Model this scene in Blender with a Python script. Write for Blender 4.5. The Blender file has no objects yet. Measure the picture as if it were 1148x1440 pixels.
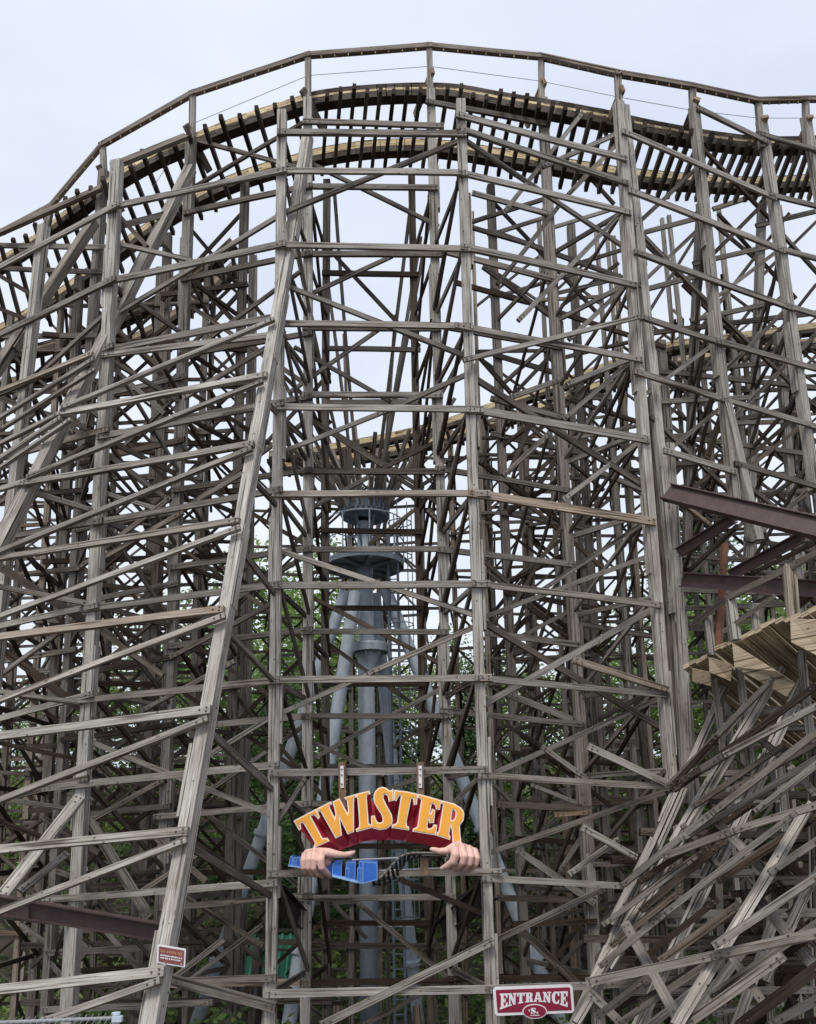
import bpy, bmesh, math, random
from mathutils import Vector, Matrix
R = math.radians
rnd = random.Random(7)
scn = bpy.context.scene
COL = scn.collection

# ------------------------------------------------------------------ camera
F, CX, CY, PW, PH = 1150.0, 574.0, 980.0, 1148.0, 1440.0
ZC = 3.4
CAMP = Vector((0, 0, ZC))
CR = Matrix.Rotation(R(90 + 9.4), 3, 'X') @ Matrix.Rotation(R(-1.1), 3, 'Z')
cd = bpy.data.cameras.new('camera')
cam = bpy.data.objects.new('camera', cd); COL.objects.link(cam)
cam.matrix_world = Matrix.Translation(CAMP) @ CR.to_4x4()
cd.sensor_fit = 'HORIZONTAL'; cd.sensor_width = 36.0
cd.lens = 36.0 * F / PW
cd.shift_y = (CY - PH / 2) / PW * (1.0)
cd.clip_start = 0.1; cd.clip_end = 2000
scn.camera = cam
scn.render.resolution_x, scn.render.resolution_y = 816, 1024

# ------------------------------------------------------------------ sky, sun, exposure
SUN_EL, SUN_AZ = 58.0, 200.0          # behind the camera, a little left
w = bpy.data.worlds.new('World'); scn.world = w; w.use_nodes = True
nt = w.node_tree; nt.nodes.clear()
out = nt.nodes.new('ShaderNodeOutputWorld'); bg = nt.nodes.new('ShaderNodeBackground')
sky = nt.nodes.new('ShaderNodeTexSky'); sky.sky_type = 'NISHITA'; sky.sun_disc = False
sky.sun_elevation = R(SUN_EL); sky.sun_rotation = R(SUN_AZ); sky.dust_density = 3.0
tc = nt.nodes.new('ShaderNodeTexCoord'); mp = nt.nodes.new('ShaderNodeMapping')
mp.inputs['Scale'].default_value = (1.0, 1.0, 2.4)
nz = nt.nodes.new('ShaderNodeTexNoise'); nz.inputs['Scale'].default_value = 1.7; nz.inputs['Detail'].default_value = 7.0
rp = nt.nodes.new('ShaderNodeValToRGB')
rp.color_ramp.elements[0].position = 0.30; rp.color_ramp.elements[0].color = (6.3, 6.95, 8.6, 1)
rp.color_ramp.elements[1].position = 0.68; rp.color_ramp.elements[1].color = (8.5, 8.95, 9.75, 1)
mx = nt.nodes.new('ShaderNodeMixRGB'); mx.inputs[0].default_value = 0.90
nt.links.new(tc.outputs['Generated'], mp.inputs['Vector']); nt.links.new(mp.outputs[0], nz.inputs['Vector'])
nt.links.new(nz.outputs['Fac'], rp.inputs[0]); nt.links.new(sky.outputs[0], mx.inputs[1]); nt.links.new(rp.outputs[0], mx.inputs[2])
nt.links.new(mx.outputs[0], bg.inputs['Color']); bg.inputs['Strength'].default_value = 0.09
nt.links.new(bg.outputs[0], out.inputs['Surface'])
sd = bpy.data.lights.new('sun', 'SUN'); sd.energy = 2.0; sd.angle = R(18); sd.color = (1.0, 0.96, 0.9)
so = bpy.data.objects.new('sun', sd); COL.objects.link(so)
_az = R(SUN_AZ); _el = R(SUN_EL)
_sd = Vector((math.sin(_az) * math.cos(_el), math.cos(_az) * math.cos(_el), math.sin(_el)))
so.rotation_euler = _sd.to_track_quat('Z', 'Y').to_euler()
scn.view_settings.view_transform = 'Standard'; scn.view_settings.look = 'None'
scn.view_settings.exposure = 0.36; scn.view_settings.gamma = 1.0
scn.render.engine = 'CYCLES'
scn.cycles.max_bounces = 5; scn.cycles.diffuse_bounces = 3; scn.cycles.glossy_bounces = 2
scn.cycles.transparent_max_bounces = 4

# ------------------------------------------------------------------ measuring: photograph coordinates to metres
def ray(x, y):
    return CR @ Vector(((x - CX) / F, -(y - CY) / F, -1.0))
def at(x, y, d):
    r = ray(x, y); return CAMP + r * (d / r.y)
def proj(P):
    q = CR.transposed() @ (P - CAMP)
    return CX + F * q.x / -q.z, CY - F * q.y / -q.z
class VPlane:                       # vertical plane through two measured points
    def __init__(s, a, b):
        A, B = at(*a), at(*b)
        t = Vector((B.x - A.x, B.y - A.y, 0)).normalized()
        s.o = A; s.n = Vector((t.y, -t.x, 0))
        if s.n.y > 0: s.n = -s.n
    def p(s, x, y, off=0.0):
        r = ray(x, y)
        return CAMP + r * ((s.o + s.n * off - CAMP).dot(s.n) / r.dot(s.n))
class TPlane(VPlane):               # any plane through three points
    def __init__(s, A, B, C):
        s.o = A; s.n = (B - A).cross(C - A).normalized()
        if s.n.y > 0: s.n = -s.n
def lerp(a, b, t): return a + (b - a) * t
def on_y(L, y):                     # the point of a 3D line seen at picture height y
    lo, hi = -2.0, 3.0
    for _ in range(40):
        m = (lo + hi) / 2
        q = L[0].lerp(L[1], m)
        if proj(q)[1] < y: lo = m
        else: hi = m
    return L[0].lerp(L[1], lo)
def on_z(L, z):
    t = (z - L[0].z) / (L[1].z - L[0].z)
    return L[0].lerp(L[1], t)

# ------------------------------------------------------------------ materials
MAT = {}
def newmat(name):
    m = bpy.data.materials.new(name); m.use_nodes = True
    b = m.node_tree.nodes['Principled BSDF']; MAT[name] = m
    return m, m.node_tree, b
def N(t, kind, **kw):
    n = t.nodes.new(kind)
    for k, v in kw.items(): setattr(n, k, v)
    return n
def math_node(t, op, a, b=None, clamp=False):
    n = N(t, 'ShaderNodeMath', operation=op, use_clamp=clamp)
    for i, v in enumerate((a, b)):
        if v is None: continue
        if isinstance(v, (int, float)): n.inputs[i].default_value = v
        else: t.links.new(v, n.inputs[i])
    return n.outputs[0]
def mixc(t, fac, a, b, blend='MIX'):
    n = N(t, 'ShaderNodeMixRGB', blend_type=blend)
    for i, v in ((0, fac), (1, a), (2, b)):
        if isinstance(v, (int, float)): n.inputs[i].default_value = v
        elif isinstance(v, tuple): n.inputs[i].default_value = (*v, 1)
        else: t.links.new(v, n.inputs[i])
    return n.outputs[0]
def noise(t, vec, scale, detail=4, rough=0.6):
    n = N(t, 'ShaderNodeTexNoise'); n.inputs['Scale'].default_value = scale
    n.inputs['Detail'].default_value = detail; n.inputs['Roughness'].default_value = rough
    if vec is not None: t.links.new(vec, n.inputs['Vector'])
    return n.outputs['Fac']
def ramp(t, fac, stops):
    n = N(t, 'ShaderNodeValToRGB'); e = n.color_ramp.elements
    e[0].position, e[0].color = stops[0][0], (*stops[0][1], 1)
    e[1].position, e[1].color = stops[-1][0], (*stops[-1][1], 1)
    for p, c in stops[1:-1]:
        q = e.new(p); q.color = (*c, 1)
    t.links.new(fac, n.inputs[0]); return n.outputs[0]
def scaled(t, vec, s):
    n = N(t, 'ShaderNodeMapping'); n.inputs['Scale'].default_value = s
    t.links.new(vec, n.inputs['Vector']); return n.outputs[0]

def wood_mat(name, light, dark):
    m, t, b = newmat(name)
    uv = N(t, 'ShaderNodeUVMap', uv_map='UVMap').outputs[0]
    at_ = N(t, 'ShaderNodeVertexColor', layer_name='tint')
    sp = N(t, 'ShaderNodeSeparateColor'); t.links.new(at_.outputs['Color'], sp.inputs[0])
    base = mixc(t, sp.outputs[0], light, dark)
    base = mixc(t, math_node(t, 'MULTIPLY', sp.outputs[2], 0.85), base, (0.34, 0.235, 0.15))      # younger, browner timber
    grain = noise(t, scaled(t, uv, (1.1, 42, 1)), 1.0, 5, 0.65)
    fine = noise(t, scaled(t, uv, (3.5, 150, 1)), 1.0, 3, 0.6)
    blot = noise(t, scaled(t, uv, (1.3, 5, 1)), 1.0, 4, 0.6)
    g = ramp(t, grain, [(0.26, (0.30, 0.275, 0.25)), (0.44, (0.82, 0.80, 0.78)), (0.56, (1.02, 1.02, 1.02)), (0.76, (1.5, 1.5, 1.5))])
    c = mixc(t, 1.0, base, g, 'MULTIPLY')
    c = mixc(t, 1.0, c, ramp(t, fine, [(0.3, (0.72, 0.71, 0.70)), (0.7, (1.22, 1.22, 1.22))]), 'MULTIPLY')
    c = mixc(t, 0.9, c, ramp(t, blot, [(0.3, (0.60, 0.565, 0.53)), (0.5, (1, 1, 1)), (0.72, (1.22, 1.23, 1.24))]), 'MULTIPLY')
    crack = ramp(t, noise(t, scaled(t, uv, (0.55, 26, 1)), 1.0, 2, 0.5), [(0.38, (0.16, 0.14, 0.12)), (0.42, (1, 1, 1))])
    c = mixc(t, 0.8, c, crack, 'MULTIPLY')
    knot = N(t, 'ShaderNodeTexVoronoi'); knot.inputs['Scale'].default_value = 1.0
    t.links.new(scaled(t, uv, (2.2, 7, 1)), knot.inputs['Vector'])
    c = mixc(t, 0.7, c, ramp(t, knot.outputs['Distance'], [(0.05, (0.3, 0.25, 0.2)), (0.11, (1, 1, 1))]), 'MULTIPLY')
    nail = N(t, 'ShaderNodeTexVoronoi'); nail.inputs['Scale'].default_value = 1.0
    t.links.new(scaled(t, uv, (7, 11, 1)), nail.inputs['Vector'])
    sc_ = N(t, 'ShaderNodeSeparateColor'); t.links.new(nail.outputs['Color'], sc_.inputs[0])
    nd = math_node(t, 'MULTIPLY', math_node(t, 'LESS_THAN', nail.outputs['Distance'], 0.12), math_node(t, 'GREATER_THAN', sc_.outputs[0], 0.55))
    c = mixc(t, math_node(t, 'MULTIPLY', nd, 0.85), c, (0.035, 0.027, 0.022))
    alg = ramp(t, noise(t, scaled(t, uv, (0.8, 3, 1)), 1.3, 3, 0.6), [(0.60, (0, 0, 0)), (0.75, (1, 1, 1))])
    c = mixc(t, math_node(t, 'MULTIPLY', alg, 0.22), c, (0.17, 0.19, 0.14))
    t.links.new(c, b.inputs['Base Color']); b.inputs['Roughness'].default_value = 0.88
    b.inputs['Specular IOR Level'].default_value = 0.2
    bm_ = N(t, 'ShaderNodeBump'); bm_.inputs['Strength'].default_value = 0.5; bm_.inputs['Distance'].default_value = 0.012
    t.links.new(grain, bm_.inputs['Height']); t.links.new(bm_.outputs[0], b.inputs['Normal'])
    return m
WOOD = wood_mat('weathered_wood', (0.46, 0.44, 0.40), (0.046, 0.032, 0.023))
RAILTAN = wood_mat('rail_tan_wood', (0.80, 0.66, 0.40), (0.22, 0.16, 0.10))
TAN = wood_mat('tan_wood', (0.56, 0.475, 0.345), (0.17, 0.125, 0.085))

def paint(name, col, rough=0.5, var=0.12, metal=0.0, sc=6.0, dirt=None, dirtamt=0.0):
    m, t, b = newmat(name)
    o = N(t, 'ShaderNodeTexCoord').outputs['Object']
    n = noise(t, o, sc, 5, 0.6)
    lo = tuple(c * (1 - var) for c in col); hi = tuple(min(1, c * (1 + var)) for c in col)
    c = ramp(t, n, [(0.3, lo), (0.7, hi)])
    if dirt:
        st = noise(t, scaled(t, o, (9, 9, 1.2)), 1.0, 5, 0.65)
        c = mixc(t, math_node(t, 'MULTIPLY', ramp(t, st, [(0.48, (0, 0, 0)), (0.7, (1, 1, 1))]), dirtamt), c, dirt)
    t.links.new(c, b.inputs['Base Color']); b.inputs['Roughness'].default_value = rough; b.inputs['Metallic'].default_value = metal
    return m
BOLT = paint('rusty_bolt', (0.09, 0.075, 0.065), 0.6)
MAROON = paint('maroon_steel', (0.085, 0.052, 0.052), 0.55, 0.22, dirt=(0.05, 0.03, 0.03), dirtamt=0.6)
BLACKST = paint('dark_steel', (0.045, 0.036, 0.038), 0.6, 0.2)
GALV = paint('galvanised_steel', (0.50, 0.57, 0.64), 0.55, 0.14, 0.0, 5.0, dirt=(0.30, 0.34, 0.38), dirtamt=0.5)
GALVD = paint('dull_steel', (0.15, 0.19, 0.23), 0.6, 0.2)
WIRE = paint('wire_metal', (0.30, 0.31, 0.32), 0.5)
ORANGE = paint('orange_paint', (0.94, 0.42, 0.05), 0.5, 0.10, sc=3.0)
CREAM = paint('cream_paint', (0.86, 0.76, 0.62), 0.55, 0.06)
CRIMSON = paint('crimson_paint', (0.50, 0.03, 0.06), 0.5, 0.18, sc=3.0)
SIGNRED = paint('sign_red', (0.24, 0.012, 0.045), 0.4, 0.12)
SIGNWHITE = paint('sign_white', (0.74, 0.74, 0.76), 0.45, 0.06)
FADED = paint('faded_red', (0.23, 0.068, 0.066), 0.5, 0.22, sc=14)
FADEDTXT = paint('faded_orange', (0.42, 0.20, 0.11), 0.6, 0.2)
SKIN = paint('painted_skin', (0.70, 0.44, 0.37), 0.55, 0.10, sc=9, dirt=(0.40, 0.20, 0.16), dirtamt=0.35)
NAIL = paint('painted_nail', (0.42, 0.27, 0.25), 0.4)
BLUE = paint('blue_paint', (0.022, 0.125, 0.52), 0.4, 0.16, sc=12, dirt=(0.08, 0.22, 0.58), dirtamt=0.35)
BLUEEDGE = paint('pale_blue_edge', (0.26, 0.44, 0.72), 0.5)
BLACK = paint('black_paint', (0.02, 0.02, 0.022), 0.5)
GREEN = paint('green_metal', (0.015, 0.24, 0.13), 0.4, 0.12)
RUST = paint('rusty_pole', (0.20, 0.085, 0.045), 0.8, 0.35, sc=9, dirt=(0.13, 0.07, 0.05), dirtamt=0.6)
RUSTW = paint('stained_wood', (0.20, 0.125, 0.08), 0.85, 0.3, sc=9, dirt=(0.12, 0.08, 0.055), dirtamt=0.6)
BARK = paint('bark', (0.10, 0.08, 0.06), 0.9, 0.3, sc=10)

def leaf_mat(name, a, b_):
    m, t, b = newmat(name)
    vc = N(t, 'ShaderNodeVertexColor', layer_name='tint')
    sp = N(t, 'ShaderNodeSeparateColor'); t.links.new(vc.outputs['Color'], sp.inputs[0])
    c = mixc(t, sp.outputs[0], a, b_)
    t.links.new(c, b.inputs['Base Color']); b.inputs['Roughness'].default_value = 0.6
    tr = N(t, 'ShaderNodeBsdfTranslucent'); t.links.new(c, tr.inputs['Color'])
    ms = N(t, 'ShaderNodeMixShader'); ms.inputs[0].default_value = 0.4
    o = t.nodes['Material Output']
    t.links.new(b.outputs[0], ms.inputs[1]); t.links.new(tr.outputs[0], ms.inputs[2]); t.links.new(ms.outputs[0], o.inputs['Surface'])
    return m
LEAF = leaf_mat('leaf_green', (0.055, 0.12, 0.03), (0.31, 0.43, 0.11))
LEAFD = leaf_mat('leaf_dark', (0.03, 0.075, 0.028), (0.12, 0.22, 0.065))

def ground_mat():
    m, t, b = newmat('woodland_soil')
    o = N(t, 'ShaderNodeTexCoord').outputs['Object']
    c = ramp(t, noise(t, o, 0.9, 8, 0.7), [(0.3, (0.03, 0.025, 0.018)), (0.55, (0.065, 0.052, 0.036)), (0.75, (0.045, 0.058, 0.022))])
    t.links.new(c, b.inputs['Base Color']); b.inputs['Roughness'].default_value = 0.95
    return m
SOIL = ground_mat()

# ------------------------------------------------------------------ objects
def empty(name, loc, label=None, cat=None, group=None):
    o = bpy.data.objects.new(name, None); COL.objects.link(o); o.location = loc
    o.empty_display_size = 0.2
    if label: o['label'] = label
    if cat: o['category'] = cat
    if group: o['group'] = group
    return o
def tag(o, label, cat, group=None):
    o['label'] = label; o['category'] = cat
    if group: o['group'] = group
    return o
class MB:                                   # collects faces for one mesh
    def __init__(s): s.v = []; s.f = []; s.uv = []; s.tint = []; s.mi = []
    def face(s, idx, uv=None, tint=(0, 0, 0), mi=0):
        s.f.append(tuple(idx)); s.uv.append(uv or [(0, 0)] * len(idx)); s.tint.append(tint); s.mi.append(mi)
    def beam(s, P, Q, w, t, n=Vector((0, -1, 0)), tint=(0.3, 0.5, 0), wob=0.004, bolts=False):
        u = Q - P; L = u.length
        if L < 1e-4: return
        u /= L
        nn = n - u * n.dot(u)
        if nn.length < 1e-3: nn = Vector((1, 0, 0)) - u * u.x
        nn.normalize(); v = u.cross(nn)
        k = max(1, min(5, int(L / 0.9))); u0 = rnd.random() * 50; v0 = rnd.random() * 20
        i0 = len(s.v); vs = (0, w, w + t, 2 * w + t, 2 * (w + t))
        ph = rnd.random() * 6.28; bow = wob * L * 0.6
        for j in range(k + 1):
            f = j / k; c = P + u * (L * f)
            if 0 < j < k: c = c + v * rnd.uniform(-wob, wob) + nn * rnd.uniform(-wob, wob)
            c = c + v * (bow * math.sin(math.pi * f) * math.sin(ph))
            ww = w * (1 + rnd.uniform(-0.03, 0.03))
            for a, b in ((-.5, .5), (.5, .5), (.5, -.5), (-.5, -.5)): s.v.append(c + v * (a * ww) + nn * (b * t))
        for j in range(k):
            for q in range(4):
                a = i0 + j * 4 + q; b = i0 + j * 4 + (q + 1) % 4
                ua, ub = u0 + L * j / k, u0 + L * (j + 1) / k
                s.face((b, a, a + 4, b + 4), [(ua, v0 + vs[q + 1]), (ua, v0 + vs[q]), (ub, v0 + vs[q]), (ub, v0 + vs[q + 1])], tint)
        for e, base in ((0, i0), (1, i0 + k * 4)):
            idx = (base, base + 1, base + 2, base + 3) if e == 0 else (base + 3, base + 2, base + 1, base)
            s.face(idx, [(u0, v0), (u0 + .02, v0), (u0 + .02, v0 + w), (u0, v0 + w)], (min(1, tint[0] + .25), tint[1], tint[2]))
        if bolts:
            r = 0.013
            for e in (0.05, 0.14):
                for E, sg in ((P, 1), (Q, -1)):
                    for sv in ((-.22, .22) if e < .1 else (0.0,)):
                        c = E + u * (sg * e) + v * (w * sv) + nn * (t * 0.5 + 0.012)
                        i = len(s.v)
                        for q in range(6): s.v.append(c + (u * math.cos(q * 1.047) + v * math.sin(q * 1.047)) * r)
                        s.v.append(c + nn * 0.004); 
                        for q in range(6): s.v.append(c - nn * 0.016 + (u * math.cos(q * 1.047) + v * math.sin(q * 1.047)) * r)
                        for q in range(6):
                            q2 = (q + 1) % 6
                            s.face((i + q2, i + q, i + 6), None, tint, 1); s.face((i + q, i + q2, i + 7 + q2, i + 7 + q), None, tint, 1)
    def tube(s, P, Q, r0, r1=None, seg=14, caps=True, mi=0, tint=(0, 0, 0)):
        r1 = r0 if r1 is None else r1
        u = (Q - P).normalized(); a = u.orthogonal().normalized(); b = u.cross(a); i = len(s.v)
        for c, r in ((P, r0), (Q, r1)):
            for q in range(seg):
                th = q * 2 * math.pi / seg; s.v.append(c + (a * math.cos(th) + b * math.sin(th)) * r)
        for q in range(seg):
            q2 = (q + 1) % seg; s.face((i + q, i + q2, i + seg + q2, i + seg + q), None, tint, mi)
        if caps:
            s.face(tuple(i + seg - 1 - q for q in range(seg)), None, tint, mi); s.face(tuple(i + seg + q for q in range(seg)), None, tint, mi)
    def path(s, pts, r, seg=8, mi=0):
        for a, b in zip(pts, pts[1:]): s.tube(a, b, r, seg=seg, mi=mi)
    def prism(s, pts, back, mi=0, tint=(0, 0, 0), cap_back=True):      # front loop, back loop
        i = len(s.v); n = len(pts); s.v += list(pts) + list(back)
        s.face(tuple(range(i, i + n)), None, tint, mi)
        if cap_back: s.face(tuple(range(i + 2 * n - 1, i + n - 1, -1)), None, tint, mi)
        for q in range(n):
            q2 = (q + 1) % n; s.face((i + q2, i + q, i + n + q, i + n + q2), None, tint, mi)
    def lathe(s, c, prof, seg=32, mi=0, a0=0, a1=2 * math.pi):           # profile (r, z) about a vertical axis
        i = len(s.v); m = len(prof)
        for q in range(seg):
            th = a0 + (a1 - a0) * q / seg
            for r, z in prof: s.v.append(c + Vector((r * math.cos(th), r * math.sin(th), z)))
        for q in range(seg):
            q2 = (q + 1) % seg
            for k in range(m - 1): s.face((i + q * m + k, i + q2 * m + k, i + q2 * m + k + 1, i + q * m + k + 1), None, (0, 0, 0), mi)
    def build(s, name, mats, parent=None, fix=False, smooth=False, origin=None):
        me = bpy.data.meshes.new(name)
        off = origin if origin is not None else (parent.location if parent is not None else Vector((0, 0, 0)))
        if parent is not None and parent.parent is not None: off = off + parent.parent.location
        me.from_pydata([x - off for x in s.v], [], s.f)
        for m in (mats if isinstance(mats, (list, tuple)) else [mats]): me.materials.append(m)
        me.uv_layers.new(name='UVMap'); me.color_attributes.new('tint', 'FLOAT_COLOR', 'CORNER')
        uvl = me.uv_layers['UVMap']
        uvs = []; tn = []
        for fi, f in enumerate(s.f):
            for k in range(len(f)): uvs += s.uv[fi][k]; tn += (*s.tint[fi], 1.0)
        uvl.data.foreach_set('uv', uvs); me.color_attributes['tint'].data.foreach_set('color', tn)
        me.polygons.foreach_set('material_index', s.mi)
        if smooth: me.polygons.foreach_set('use_smooth', [True] * len(s.f))
        if fix:
            bm = bmesh.new(); bm.from_mesh(me); bmesh.ops.recalc_face_normals(bm, faces=bm.faces); bm.to_mesh(me); bm.free()
        me.update()
        o = bpy.data.objects.new(name, me); COL.objects.link(o)
        if parent is not None: o.parent = parent
        elif origin is not None: o.location = origin
        return o

NEAR = Vector((0, -1, 0))
class Trestle:                                # a thing: posts, ledgers, braces, each a part
    def __init__(s, label, loc, name='timber_trestle', cat='trestle', group=None, bolts=False, mat=None):
        s.e = empty(name, loc, label, cat, group); s.b = []; s.bolts = bolts; s.mat = mat or WOOD; s.dark = 0.0
    def add(s, kind, P, Q, w, t, n=NEAR, tone=0.3, warm=0.0):
        tone = min(1, max(0, tone + (.08 if kind == 'ledger' else (.12 if kind in ('brace', 'tie') else -.05)) + s.dark + (0.2 if P.y > 13.4 else 0.03) + rnd.uniform(-.2, .2)))  # shade painted into the tone: back rows and the trestle's own dark offset
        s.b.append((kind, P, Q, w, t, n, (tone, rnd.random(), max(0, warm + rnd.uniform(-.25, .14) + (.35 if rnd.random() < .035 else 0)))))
    def build(s, cap=100):
        kinds = {}
        for b in s.b: kinds.setdefault(b[0], []).append(b)
        for k, L in kinds.items():
            def size(b):
                a, c = proj(b[1]), proj(b[2]); m = proj((b[1] + b[2]) / 2)
                vis = 1.0 if (-20 < m[0] < 1168 and -20 < m[1] < 1460) else 0.2
                return -vis * math.hypot(a[0] - c[0], a[1] - c[1]) * b[3] / max(3.0, b[1].y)
            L.sort(key=size)
            ind, rest = L[:cap], L[cap:]
            for b in ind:
                m = MB(); m.beam(*b[1:5], n=b[5], tint=b[6], bolts=s.bolts and b[1].y < 15.2 and k != 'post')
                if k == 'post' and b[1].y < 15.2: splice(m, b)
                m.build(k, [s.mat, BOLT], s.e)
            if rest:
                m = MB()
                for b in rest: m.beam(*b[1:5], n=b[5], tint=b[6])
                o = m.build(k, [s.mat, BOLT], s.e); o['kind'] = 'stuff'
def splice(m, b):                             # long posts are pieced: side planks over the joints
    _, P, Q, w, t, n, tint = b
    L = (Q - P).length
    if L < 4: return
    u = (Q - P) / L; f = rnd.uniform(1.5, 2.6); sg = rnd.choice((-1, 1))
    nn = (n - u * n.dot(u)).normalized(); v = u.cross(nn)
    while f < L - 1.2:
        ln = rnd.uniform(0.9, 1.5); c = v * (sg * (w / 2 + 0.021)) - nn * (t * 0.12)
        m.beam(P + u * f + c, P + u * min(L, f + ln) + c, 0.04, t * 0.9, nn, (max(0, tint[0] - .05 + rnd.uniform(-.1, .1)), 0, tint[2]))
        sg = rnd.choice((-1, 1)); f += ln + rnd.uniform(0.8, 2.0)
def MM(px, d): return px * d / F

# ================================================================== ground
def hgt(x, y):
    h = 0.0
    sm = lambda a, b: (lambda t: t * t * (3 - 2 * t))(min(1, max(0, (y - a) / (b - a))))
    h -= 1.6 * sm(14, 18.5) * (1 - sm(25, 31))
    if y > 25: h += min(9.0, ((y - 25) / 16.0) ** 1.3 * 2.6)
    if y > 70: h += min(6.0, (y - 70) * 0.03)
    return h + 0.12 * math.sin(x * 0.7 + y * 0.31) + 0.1 * math.sin(y * 0.9 - x * 0.23)
def build_ground():
    m = MB(); xs = [-900, -400, -200, -120] + [x * 4 for x in range(-20, 21)] + [120, 200, 400, 900]
    ys = [-60, -30, -12] + [y * 2 for y in range(-4, 40)] + [90, 110, 150, 250, 500, 1200]
    for y in ys:
        for x in xs: m.v.append(Vector((x, y, hgt(x, y))))
    n = len(xs)
    for j in range(len(ys) - 1):
        for i in range(n - 1): m.face((j * n + i, j * n + i + 1, j * n + n + i + 1, j * n + n + i))
    o = m.build('ground', SOIL, smooth=True); o['kind'] = 'structure'
build_ground()

# ================================================================== timber trestles, measured
S_C = Trestle('central bay of grey timber trestle on which the big arched orange sign hangs', at(540, 1400, 12), bolts=True)
S_O = Trestle('raked frame of long leaning timbers whose right leg carries the small red notice', at(200, 1400, 9.5), bolts=True)
S_L = Trestle('left grey timber trestle curving away behind the leaning raked frame', at(100, 1300, 13), bolts=True)
S_R = Trestle('bay of grey trestle between the central bay and the tall doubled post', at(800, 1400, 13), bolts=True)
S_F = Trestle('far right grey trestle above the maroon girders, right of the tall doubled post', at(1050, 700, 14), bolts=True)
S_D = Trestle('low trestle of steep crossing timbers under the tan planked ramp at lower right', at(1000, 1400, 11), bolts=True)

S_D.dark = .12; S_L.dark = .05  # shade painted into the timber tone, deeper under the ramp
PA = VPlane((397, 400, 12.0), (655, 400, 12.0))
PAL = VPlane((392, 400, 12.0), (150, 400, 12.7))
PAL2 = VPlane((150, 400, 12.7), (40, 400, 13.5))
PB = VPlane((430, 400, 13.7), (615, 400, 13.7))
PBR = VPlane((615, 400, 13.7), (785, 400, 14.0))
PBL = VPlane((430, 400, 13.7), (255, 400, 14.2))
PBL2 = VPlane((255, 400, 14.2), (128, 400, 15.2))
PC = VPlane((460, 400, 15.5), (585, 400, 15.5))
PCR = VPlane((585, 400, 15.5), (810, 400, 16.0))
PAR = VPlane((655, 400, 12.0), (890, 400, 12.9))
PR = VPlane((890, 400, 12.9), (1148, 400, 14.6))
PRI = VPlane((810, 400, 16.0), (1148, 400, 16.8))

POST_W, LEDG_W, BR_W = 0.14, 0.100, 0.073
ALLP = []
def snap(P, Q, reach=55):               # carry a timber on to the post it is fixed to
    a, b = proj(P), proj(Q); dx, dy = b[0] - a[0], b[1] - a[1]; L = math.hypot(dx, dy)
    if L < 5: return Q
    best = None
    for A, B in ALLP:
        p, q = proj(A), proj(B); ex, ey = q[0] - p[0], q[1] - p[1]
        det = dx * ey - dy * ex
        if abs(det) < 1e-6: continue
        t = ((p[0] - a[0]) * ey - (p[1] - a[1]) * ex) / det; u = ((p[0] - a[0]) * dy - (p[1] - a[1]) * dx) / det
        over = (t - 1) * L
        if 0 <= u <= 1 and -14 < over < reach:
            y = A.lerp(B, u).y
            if abs(y - P.lerp(Q, t).y) < 0.9 and (best is None or abs(over) < abs(best)): best = over
    if best is None: return Q
    return P.lerp(Q, 1 + (best + 7) / L)
def post(S, pl, pts, w=None, tone=0.12, t=0.15, off=0.0, kind='post', warm=0.0):
    A = pl.p(*pts[0], off); B = pl.p(*pts[1], off)
    S.add(kind, A, B, w or POST_W, t, pl.n, tone, warm); ALLP.append((A, B)); return (A, B)

# ---- posts  (picture coordinates of top and foot)
A1 = post(S_C, PA, ((397, 158), (379, 1560)), 0.15)
A2 = post(S_C, PA, ((648, 143), (696, 1560)), 0.15)
B1 = post(S_C, PB, ((433, 140), (429, 1530)), 0.16)
B2 = post(S_C, PB, ((606, 128), (641, 1530)), 0.16)
C1 = post(S_C, PC, ((460, 255), (460, 1500)), 0.15, 0.62)
C2 = post(S_C, PC, ((579, 247), (609, 1500)), 0.15, 0.58)
A0 = post(S_L, PAL, ((165, 228), (92, 1520)), 0.18)
Am1 = post(S_L, PAL2, ((62, 318), (-60, 1400)), 0.18)
B0 = post(S_L, PBL, ((269, 195), (218, 1500)), 0.17, 0.2)
Bm1 = post(S_L, PBL2, ((146, 240), (64, 1450)), 0.17, 0.28)
A3 = post(S_R, PAR, ((870, 145), (945, 1112)), 0.155, 0.06)
A3b = post(S_R, PAR, ((878, 150), (962, 960)), 0.15, 0.02, 0.13, -0.16)
B3 = post(S_R, PBR, ((763, 140), (828, 1200)), 0.17, 0.18)
B3b = post(S_R, PBR, ((824, 1165), (846, 1500)), 0.19, 0.18)
A3c = post(S_F, PR, ((915, 560), (949, 1050)), 0.16, 0.9, 0.2, -0.3)  # near-black tone paints the shaded gap between the neighbouring posts
A3d = post(S_F, PR, ((940, 625), (968, 1130)), 0.15, 0.08, 0.15, -0.08)
C3 = post(S_R, PCR, ((690, 262), (745, 1480)), 0.16, 0.4)
D3 = post(S_R, PCR, ((803, 317), (868, 1440)), 0.16, 0.55, 0.15, -0.9)
A4 = post(S_F, PR, ((976, 150), (1036, 730)), 0.16, 0.1)
A4b = post(S_F, PR, ((1020, 565), (1066, 760)), 0.16, 0.1, 0.15, 0.05)
A5 = post(S_F, PR, ((1071, 170), (1146, 690)), 0.17, 0.1)
A6 = post(S_F, PR, ((1133, 165), (1200, 560)), 0.16, 0.1)
E1 = post(S_F, PRI, ((1072, 285), (1052, 800)), 0.16, 0.3)
E2 = post(S_F, PRI, ((985, 300), (965, 800)), 0.16, 0.3)
E3 = post(S_F, PRI, ((930, 480), (962, 900)), 0.16, 0.3)
E4 = post(S_F, PRI, ((1094, 470), (1130, 900)), 0.15, 0.3)
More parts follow.
